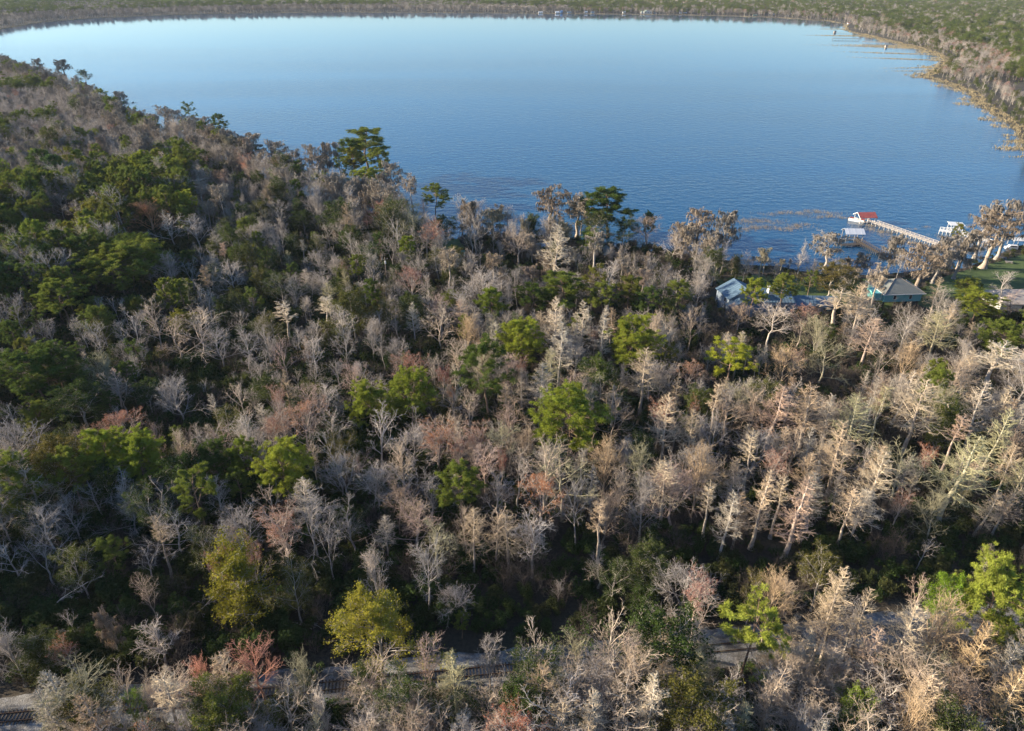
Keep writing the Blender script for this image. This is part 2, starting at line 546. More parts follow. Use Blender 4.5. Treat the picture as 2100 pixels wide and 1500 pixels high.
def spawn(P, n, t0, t1, ang, angj, lenf, K, wig, trop, rng, planar=0.0):
    """n side branches on each of the polylines P"""
    N, K1, _ = P.shape
    t = t0 + (t1 - t0) * (np.arange(n)[None] + rng.uniform(0, 1, (N, n))) / n
    f = t * (K1 - 1); i = np.clip(f.astype(int), 0, K1-2); w = (f - i)[..., None]
    idx = np.arange(N)[:, None]
    A = P[idx, i]; Bp = P[idx, i+1]
    pos = A * (1-w) + Bp * w
    T = unit(Bp - A)
    u, v = basis(T)
    phi = rng.uniform(0, 6.28, (N, 1)) + np.arange(n)[None] * 2.399 + rng.normal(0, 0.3, (N, n))
    if planar > 0:      # spread mostly sideways, as cypress sprays do
        s = np.where(rng.uniform(0, 1, (N, n)) < 0.5, 0.0, np.pi)
        phi = np.where(rng.uniform(0, 1, (N, n)) < planar, s + rng.normal(0, 0.35, (N, n)), phi)
    a = np.radians(ang(t) if callable(ang) else ang) + np.radians(rng.normal(0, angj, (N, n)))
    D = T*np.cos(a)[..., None] + (u*np.cos(phi)[..., None] + v*np.sin(phi)[..., None])*np.sin(a)[..., None]
    Lp = np.linalg.norm(np.diff(P, axis=1), axis=-1).sum(1)[:, None]
    L = Lp * lenf(t) * rng.uniform(0.55, 1.25, (N, n))
    return walk(pos.reshape(-1, 3), D.reshape(-1, 3), L.reshape(-1), K, wig, trop, rng), t.reshape(-1), L.reshape(-1)

class Acc:
    def __init__(s): s.v = []; s.t = []; s.q = []; s.n = 0
    def add(s, V, T=None, Q=None):
        s.v.append(V)
        if T is not None: s.t.append(T + s.n)
        if Q is not None: s.q.append(Q + s.n)
        s.n += len(V)
    def mesh(s, name, mat):
        return mesh_from(name, np.concatenate(s.v), np.concatenate(s.t) if s.t else None, np.concatenate(s.q) if s.q else None, mat)

def blades(C, D, L, w, rng):
    """thin triangles: base at C, tip along D"""
    u, v = basis(D)
    a = rng.uniform(0, 6.28, len(C))[:, None]
    s = (u*np.cos(a) + v*np.sin(a)) * (w/2)[:, None]
    V = np.stack([C - s, C + s, C + D * L[:, None]], 1).reshape(-1, 3)
    return V, np.arange(len(C)*3).reshape(-1, 3)

def cards(C, size, rng):
    """leaf-sized triangles turned every way"""
    d = unit(rng.normal(0, 1, (len(C), 3)) + np.array([0, 0, 0.35]))
    u, v = basis(d)
    r = size[:, None]
    j = rng.uniform(0.6, 1.2, (len(C), 3, 1))
    V = np.stack([C + u*r*j[:, 0], C + (-0.5*u + 0.8*v)*r*j[:, 1], C + (-0.5*u - 0.8*v)*r*j[:, 2]], 1).reshape(-1, 3)
    return V, np.arange(len(C)*3).reshape(-1, 3)

def trunk_mesh(P, r0, r1, flare, mat):
    N = 8
    K1 = P.shape[1]
    T = unit(np.gradient(P[0], axis=0)); u, v = basis(T)
    rr = r0 + (r1 - r0) * np.linspace(0, 1, K1) ** 0.9
    rr[0] *= flare
    ang = np.arange(N) * 2*np.pi/N
    V = (P[0][:, None] + rr[:, None, None]*(u[:, None]*np.cos(ang)[None, :, None] + v[:, None]*np.sin(ang)[None, :, None])).reshape(-1, 3)
    a = (np.arange(K1-1)[:, None]*N + np.arange(N)[None]); b = (np.arange(K1-1)[:, None]*N + (np.arange(N)[None]+1) % N)
    Q = np.stack([a, b, b+N, a+N], -1).reshape(-1, 4)
    me = mesh_from('trunk', V, None, Q, mat)
    me.polygons.foreach_set('use_smooth', [True]*len(me.polygons))
    return me

def trunk_line(H, top, lean, wig, rng, K=9):
    P = np.zeros((1, K+1, 3)); P[0, :, 2] = np.linspace(0, H*top, K+1)
    off = np.cumsum(rng.normal(0, wig, (K+1, 2)), 0) * H/20
    off -= off[0]
    a = rng.uniform(0, 6.28)
    P[0, :, :2] = off + np.linspace(0, 1, K+1)[:, None] * H * lean * np.array([math.cos(a), math.sin(a)])
    P[0, 0, 2] = -0.3
    return P

PROTO = {}   # kind -> list of dict(parts=[(name, mesh)], H, W, form)
def register(kind, form, parts, W, H, ch):
    PROTO.setdefault(kind, []).append(dict(parts=parts, W=W, H=H, form=form, ch=ch))

def extent(V):
    V = np.concatenate(V) if isinstance(V, list) else V
    c = np.median(V[:, :2], 0)
    return 2*np.percentile(np.hypot(*(V[:, :2]-c).T), 94), V[:, 2].max()

def twiggy(A, P1, n2, n3, n4, rng, a2=42, a3=42, a4=40, l2=0.5, l3=0.5, l4=0.55, trop=0.06, r=(0.05, 0.02, 0.012, 0.009), t0=0.25, planar=0.0, wig=0.12):
    """limbs P1 -> three more orders of branching; returns the points of the last twigs"""
    N1 = len(P1)
    V, Q = tubes(P1, np.full(N1, r[0]), np.full(N1, r[1]), 4); A.add(V, None, Q)
    P2, _, _ = spawn(P1, n2, t0, 1.0, a2, 9, lambda t: l2*(1.12-0.55*t), 3, wig, trop, rng, planar)
    V, Q = tubes(P2, np.full(len(P2), r[1]), np.full(len(P2), r[2]), 3); A.add(V, None, Q)
    P3, _, _ = spawn(P2, n3, 0.15, 1.0, a3, 10, lambda t: l3*(1.1-0.45*t), 2, wig, trop, rng, planar)
    V, Q = tubes(P3, np.full(len(P3), r[2]), np.full(len(P3), r[3]), 3); A.add(V, None, Q)
    P4, _, _ = spawn(P3, n4, 0.15, 1.0, a4, 12, lambda t: l4*(1.15-0.4*t), 1, 0.1, trop, rng, planar)
    V, T = spikes(P4[:, 0], P4[:, 1], np.full(len(P4), r[3]), rng); A.add(V, T)
    return P2, P3, P4

def hardwood(form, seed, H=18.0, nl=13, t0=0.42, ang=48, llen=0.46, n=(8, 6, 5), lean=0.03, mat='twig', upw=0.10, extra=None, twig=(0.068, 0.029, 0.0145, 0.0095), top=0.8):
    rng = np.random.default_rng(seed)
    T = trunk_line(H, top, lean, 0.16, rng)
    tm = trunk_mesh(T, 0.24, 0.07, 1.5, M['bark'])
    A = Acc()
    P1, t1, L1 = spawn(T, nl, t0, 1.0, lambda t: ang*(1.25-0.75*t), 8, lambda t: llen*(1.25-0.62*t), 5, 0.10, upw, rng)
    P2, P3, P4 = twiggy(A, P1, n[0], n[1], n[2], rng, trop=upw*0.7, r=twig)
    W, top_z = extent(A.v)
    parts = [('trunk', tm), ('crown', A.mesh('crown', M[mat]))]
    if extra: parts += extra(P2, P3, P4, rng)
    return form, parts, W, top_z, 0.55

def leaves_on(mat, name, per, size, spread, top_only=0.0):
    def f(P2, P3, P4, rng):
        src = P4.reshape(-1, 3)
        if top_only:
            zc = np.percentile(src[:, 2], 100*top_only); src = src[src[:, 2] > zc]
        k = rng.integers(0, len(src), int(per))
        C = src[k] + rng.normal(0, spread, (len(k), 3))
        V, T = cards(C, rng.uniform(0.6, 1.2, len(k))*size, rng)
        return [(name, mesh_from(name, V, T, None, M[mat]))]
    return f

for i, (fm, kw) in enumerate([
    ('round-crowned', dict(ang=52, nl=14)), ('spreading', dict(ang=66, nl=12, llen=0.52, t0=0.36, H=16)),
    ('narrow', dict(ang=34, nl=16, llen=0.32, t0=0.3)), ('forked', dict(ang=30, nl=6, llen=0.62, t0=0.3, n=(9, 7, 5), top=0.6)),
    ('ragged', dict(ang=55, nl=9, llen=0.40, n=(6, 5, 5), lean=0.08)), ('broad', dict(ang=58, nl=15, llen=0.55, t0=0.3, H=17)),
    ('upright', dict(ang=40, nl=12, llen=0.42, upw=0.16))]):
    register('bare', *hardwood(fm, 100+i, **kw))
for i, (fm, kw) in enumerate([('vase-shaped', dict(ang=30, nl=18, llen=0.62, t0=0.18, upw=0.10, n=(8, 7, 5), top=0.62)),
                              ('egg-shaped', dict(ang=36, nl=20, llen=0.50, t0=0.22, n=(8, 6, 5), top=0.72)),
                              ('fan-shaped', dict(ang=42, nl=16, llen=0.60, t0=0.22, n=(8, 7, 5), top=0.6))]):
    register('vase', *hardwood(fm, 130+i, **kw))
for i, (fm, kw) in enumerate([('round-topped', dict(ang=42, nl=12, extra=leaves_on('bud', 'buds', 5000, 0.075, 0.10, 0.40))),
                              ('spreading', dict(ang=58, nl=11, llen=0.5, extra=leaves_on('bud', 'buds', 5500, 0.08, 0.10, 0.3))),
                              ('upright', dict(ang=32, nl=12, extra=leaves_on('bud', 'buds', 4500, 0.07, 0.08, 0.4)))]):
    register('maple', *hardwood(fm, 150+i, **kw))
for i, (fm, kw) in enumerate([('rounded', dict(ang=55, nl=14, t0=0.25, n=(7, 5, 4), extra=leaves_on('leaf', 'foliage', 14000, 0.15, 0.22))),
                              ('loose', dict(ang=48, nl=12, t0=0.3, n=(7, 5, 4), extra=leaves_on('leaf', 'foliage', 8000, 0.13, 0.18))),
                              ('columnar', dict(ang=32, nl=20, llen=0.36, t0=0.1, n=(6, 5, 4), extra=leaves_on('leaf', 'foliage', 15000, 0.15, 0.28)))]):
    register('leafy', *hardwood(fm, 170+i, **kw))

def cypress(form, seed, H=20.0, nl=62, t0=0.32, maxl=0.26, ang=76, flat=False, lean=0.02, n=(9, 7)):
    rng = np.random.default_rng(seed)
    T = trunk_line(H, 1.0, lean, 0.07, rng, 12)
    tm = trunk_mesh(T, 0.34, 0.04, 1.7, M['bark'])
    A = Acc()
    prof = (lambda t: maxl*(1.08-t)**0.75 * np.clip((t-t0+0.10)*6, 0.35, 1)) if not flat else (lambda t: maxl*np.clip(1.15-t, 0.45, 1))
    P1, _, _ = spawn(T, nl, t0, 0.99, lambda t: ang-18*t, 15, prof, 5, 0.16, 0.07, rng)
    V, Q = tubes(P1, np.full(len(P1), 0.06), np.full(len(P1), 0.02), 4); A.add(V, None, Q)
    P2, _, _ = spawn(P1, n[0], 0.2, 1.0, 46, 12, lambda t: 0.5*(1.15-0.7*t), 3, 0.16, 0.05, rng, 0.55)
    V, Q = tubes(P2, np.full(len(P2), 0.024), np.full(len(P2), 0.012), 3); A.add(V, None, Q)
    P3, _, _ = spawn(P2, n[1], 0.1, 1.0, 44, 10, lambda t: 0.55*(1.1-0.4*t), 1, 0.1, 0.03, rng, 0.7)
    V, Tt = spikes(P3[:, 0], P3[:, 1], np.full(len(P3), 0.0125), rng); A.add(V, Tt)
    W, top = extent(A.v)
    register('cypress', form, [('trunk', tm), ('crown', A.mesh('crown', M['cyp_twig']))], W, top, 0.65)
cypress('conical', 200); cypress('narrow', 201, maxl=0.18, nl=70, t0=0.25); cypress('broad', 202, maxl=0.34, nl=52, t0=0.4, n=(9, 7))
cypress('flat-topped', 203, maxl=0.22, nl=36, t0=0.6, flat=True, n=(10, 8)); cypress('leaning', 204, lean=0.07, maxl=0.27)

def mossy(form, seed, H=20.0, nl=24, t0=0.5, maxl=0.24, moss=2600, mlen=1.4, lean=0.03):
    rng = np.random.default_rng(seed)
    T = trunk_line(H, 0.96, lean, 0.10, rng, 12)
    tm = trunk_mesh(T, 0.36, 0.08, 1.9, M['bark'])
    A = Acc()
    P1, _, _ = spawn(T, nl, t0, 1.0, lambda t: 78-22*t, 10, lambda t: maxl*np.clip(1.25-t*0.7, 0.4, 1), 5, 0.14, 0.06, rng)
    P2, P3, P4 = twiggy(A, P1, 7, 5, 4, rng, 50, 45, 45, 0.42, 0.5, 0.5, 0.04, (0.075, 0.032, 0.018, 0.013), 0.2, 0.5)
    src = np.concatenate([P2.reshape(-1, 3), P3[:, 0], P3[:, -1]])
    # moss gathers in curtains under certain limbs
    key = rng.uniform(0, 1, 40); lab = (np.arctan2(src[:, 1], src[:, 0])*6.4 + src[:, 2]*1.3).astype(int) % 40
    src = src[key[lab] > 0.30]
    k = rng.integers(0, len(src), moss)
    C = src[k] + rng.normal(0, 0.10, (moss, 3))
    D = unit(np.stack([rng.normal(0, 0.13, moss), rng.normal(0, 0.13, moss), -np.ones(moss)], 1))
    V, Tt = blades(C, D, rng.gamma(2.2, mlen/2.8, moss).clip(0.2, 2.8), rng.uniform(0.06, 0.17, moss), rng)
    W, top = extent(A.v)
    register('mossy', form, [('trunk', tm), ('crown', A.mesh('crown', M['cyp_twig'])), ('moss', mesh_from('moss', V, Tt, None, M['moss']))], W, top, 0.5)
mossy('spreading', 230); mossy('flat-topped', 231, nl=18, t0=0.62, maxl=0.3, moss=2000); mossy('drooping', 232, nl=30, t0=0.35, maxl=0.22, moss=4200, mlen=1.9)
mossy('tall open', 233, nl=16, t0=0.6, maxl=0.2, moss=1600)

def pine(form, seed, H=22.0, nl=26, t0=0.55, maxl=0.24, per=90, lean=0.02, n2=6, up=0.08, tuft=0.78, round_=1.0):
    rng = np.random.default_rng(seed)
    T = trunk_line(H, 0.95, lean, 0.12, rng, 10)
    tm = trunk_mesh(T, 0.30, 0.08, 1.3, M['pine_bark'])
    A = Acc()
    def prof(t):
        s = (t - t0) / (1 - t0)
        return maxl * (0.28 + 0.95*np.sin(np.pi*np.clip(0.18 + 0.66*s, 0, 1))**round_ * (1.05-0.35*s)) 
    P1, _, _ = spawn(T, nl, t0, 1.0, lambda t: 84-42*((t-t0)/(1-t0))**2, 10, prof, 4, 0.13, up, rng)
    V, Q = tubes(P1, np.full(len(P1), 0.085), np.full(len(P1), 0.03), 4); A.add(V, None, Q)
    P2, _, _ = spawn(P1, n2, 0.35, 1.0, 45, 12, lambda t: 0.42*(1.2-0.6*t), 2, 0.15, 0.1, rng)
    V, Q = tubes(P2, np.full(len(P2), 0.03), np.full(len(P2), 0.016), 3); A.add(V, None, Q)
    cen = np.concatenate([P2[:, -1], P2[:, 1][rng.uniform(0, 1, len(P2)) < 0.6], P1[:, -1], T[:, -1]])
    rad = rng.uniform(0.65, 1.15, len(cen)) * tuft
    k = np.repeat(np.arange(len(cen)), per)
    d = unit(rng.normal(0, 1, (len(k), 3)) * np.array([1, 1, 0.75]) + np.array([0, 0, 0.25]))
    C = cen[k] + d * (rad[k] * rng.uniform(0.1, 0.75, len(k)))[:, None] * np.array([1, 1, 0.7])
    D = unit(d + rng.normal(0, 0.5, (len(k), 3)) + np.array([0, 0, 0.25]))
    V, Tt = blades(C, D, rad[k]*rng.uniform(0.45, 0.85, len(k)), rng.uniform(0.08, 0.15, len(k)), rng)
    W, top = extent([V])
    register('pine', form, [('trunk', tm), ('crown', A.mesh('crown', M['pine_bark'])), ('foliage', mesh_from('foliage', V, Tt, None, M['needles']))], W, top, 0.45)
pine('round-crowned', 300, nl=44, maxl=0.30, n2=9, per=72, t0=0.45); pine('clumped', 301, nl=22, maxl=0.24); pine('tall narrow', 302, nl=26, t0=0.42, maxl=0.17)
pine('layered', 303, nl=18, t0=0.5, maxl=0.26, tuft=0.9); pine('broad-crowned', 304, nl=44, t0=0.5, maxl=0.36, n2=9, per=72, H=20); pine('sparse', 305, nl=14, t0=0.5, maxl=0.22)

# undergrowth plants
def bush(seed, H, Wd, nleaf, mat, size):
    rng = np.random.default_rng(seed)
    n = nleaf
    lobes = rng.normal(0, 1, (9, 3)) * np.array([Wd*0.28, Wd*0.28, H*0.16]) + np.array([0, 0, H*0.5])
    k = rng.integers(0, 9, n)
    d = unit(rng.normal(0, 1, (n, 3)))
    C = lobes[k] + d * (rng.uniform(0, 1, n)**0.4)[:, None] * np.array([Wd*0.26, Wd*0.26, H*0.34])
    C[:, 2] = np.abs(C[:, 2])
    V, T = cards(C, rng.uniform(0.6, 1.3, n)*size, rng)
    return mesh_from('bush', V, T, None, M[mat])
def brush(seed, H, n1, mat='brush'):
    rng = np.random.default_rng(seed)
    A = Acc()
    a = rng.uniform(0, 6.28, n1); tilt = rng.uniform(0.08, 0.6, n1)
    D = np.stack([np.cos(a)*tilt, np.sin(a)*tilt, np.ones(n1)], 1)
    p0 = np.stack([np.cos(a), np.sin(a), np.zeros(n1)], 1) * 0.5
    P1 = walk(p0, D, rng.uniform(0.7, 1.0, n1)*H, 4, 0.12, 0.03, rng)
    twiggy(A, P1, 7, 5, 3, rng, 35, 38, 40, 0.42, 0.5, 0.5, 0.05, (0.035, 0.018, 0.012, 0.010), 0.15)
    return A.mesh('brush', M[mat])
UNDER = [bush(400, 3.0, 3.4, 1500, 'bush', 0.17), bush(401, 4.5, 3.4, 2200, 'bush', 0.19), bush(402, 2.0, 3.0, 1100, 'bush', 0.15), brush(410, 5.5, 12), brush(411, 7.5, 9), brush(412, 4.0, 14)]
# ---------------------------------------------------------------- planting
TINT = {  # multipliers on the kind's own colour
 'grey': (0.88, 0.90, 0.94), 'pale grey': (1.28, 1.27, 1.27), 'tan': (1.1, 0.99, 0.86), 'pale tan': (1.36, 1.26, 1.12), 'brown': (0.82, 0.70, 0.60), 'pinkish': (1.18, 1.0, 0.95),
 'golden': (1.22, 1.02, 0.74), 'olive': (0.9, 0.93, 0.68), 'whitish': (1.55, 1.5, 1.42), 'orange': (1.5, 0.9, 0.52), 'greenish': (0.98, 1.04, 0.76), 'red': (1.4, 0.6, 0.5), 'dark': (0.62, 0.62, 0.62),
 'reddish': (1.35, 0.80, 0.66)}
GREEN = {'bright green': (1.45, 1.35, 0.9), 'light green': (1.8, 1.65, 1.35), 'green': (1.05, 1.0, 0.9), 'dark green': (0.6, 0.68, 0.72), 'yellow-green': (2.4, 1.95, 1.0), 'lime green': (1.9, 2.1, 0.9),
 'olive green': (1.1, 0.9, 0.8), 'blue-green': (0.62, 0.8, 1.1), 'orange-green': (1.9, 1.5, 0.8)}
BUD = {'red': (0.95, 0.68, 0.68), 'pink': (1.1, 1.3, 1.3), 'orange': (1.25, 1.15, 0.85), 'reddish brown': (0.85, 0.85, 0.9), 'golden': (1.5, 1.9, 0.7), 'pinkish': (1.2, 1.4, 1.4)}
KIND = {'bare': ('bare_tree', 'bare tree'), 'vase': ('bare_tree', 'bare tree'), 'cypress': ('cypress_tree', 'cypress'), 'mossy': ('mossy_cypress', 'mossy cypress'),
        'pine': ('pine_tree', 'pine'), 'maple': ('maple_tree', 'maple'), 'leafy': ('leafy_tree', 'leafy tree')}

def plant(kind, v, x, y, H, W, tint, label, group, yaw=None, z=0.0):
    p = PROTO[kind][v % len(PROTO[kind])]
    nm, cat = KIND[kind]
    e = thing(nm, label, cat, (x, y, z), random.uniform(0, 6.28) if yaw is None else yaw, group)
    sz = H / p['H']; sx = W / p['W']
    e.scale = (sx, sx, sz)
    twigc = leafc = (1, 1, 1)
    if kind in ('pine', 'leafy'):
        leafc = GREEN[tint]
    elif kind == 'maple':
        leafc = BUD[tint]; twigc = (1.1, 1.0, 0.95)
    else:
        twigc = TINT[tint]; leafc = tuple(0.5 + 0.5*c for c in twigc)
    for name, me in p['parts']:
        o = bpy.data.objects.new(name, me)
        COL.objects.link(o)
        o.parent = e
        o.color = (*(leafc if name in ('foliage', 'buds', 'moss') else twigc if name == 'crown' else tuple(0.4+0.6*c for c in twigc)), 1)
    return e

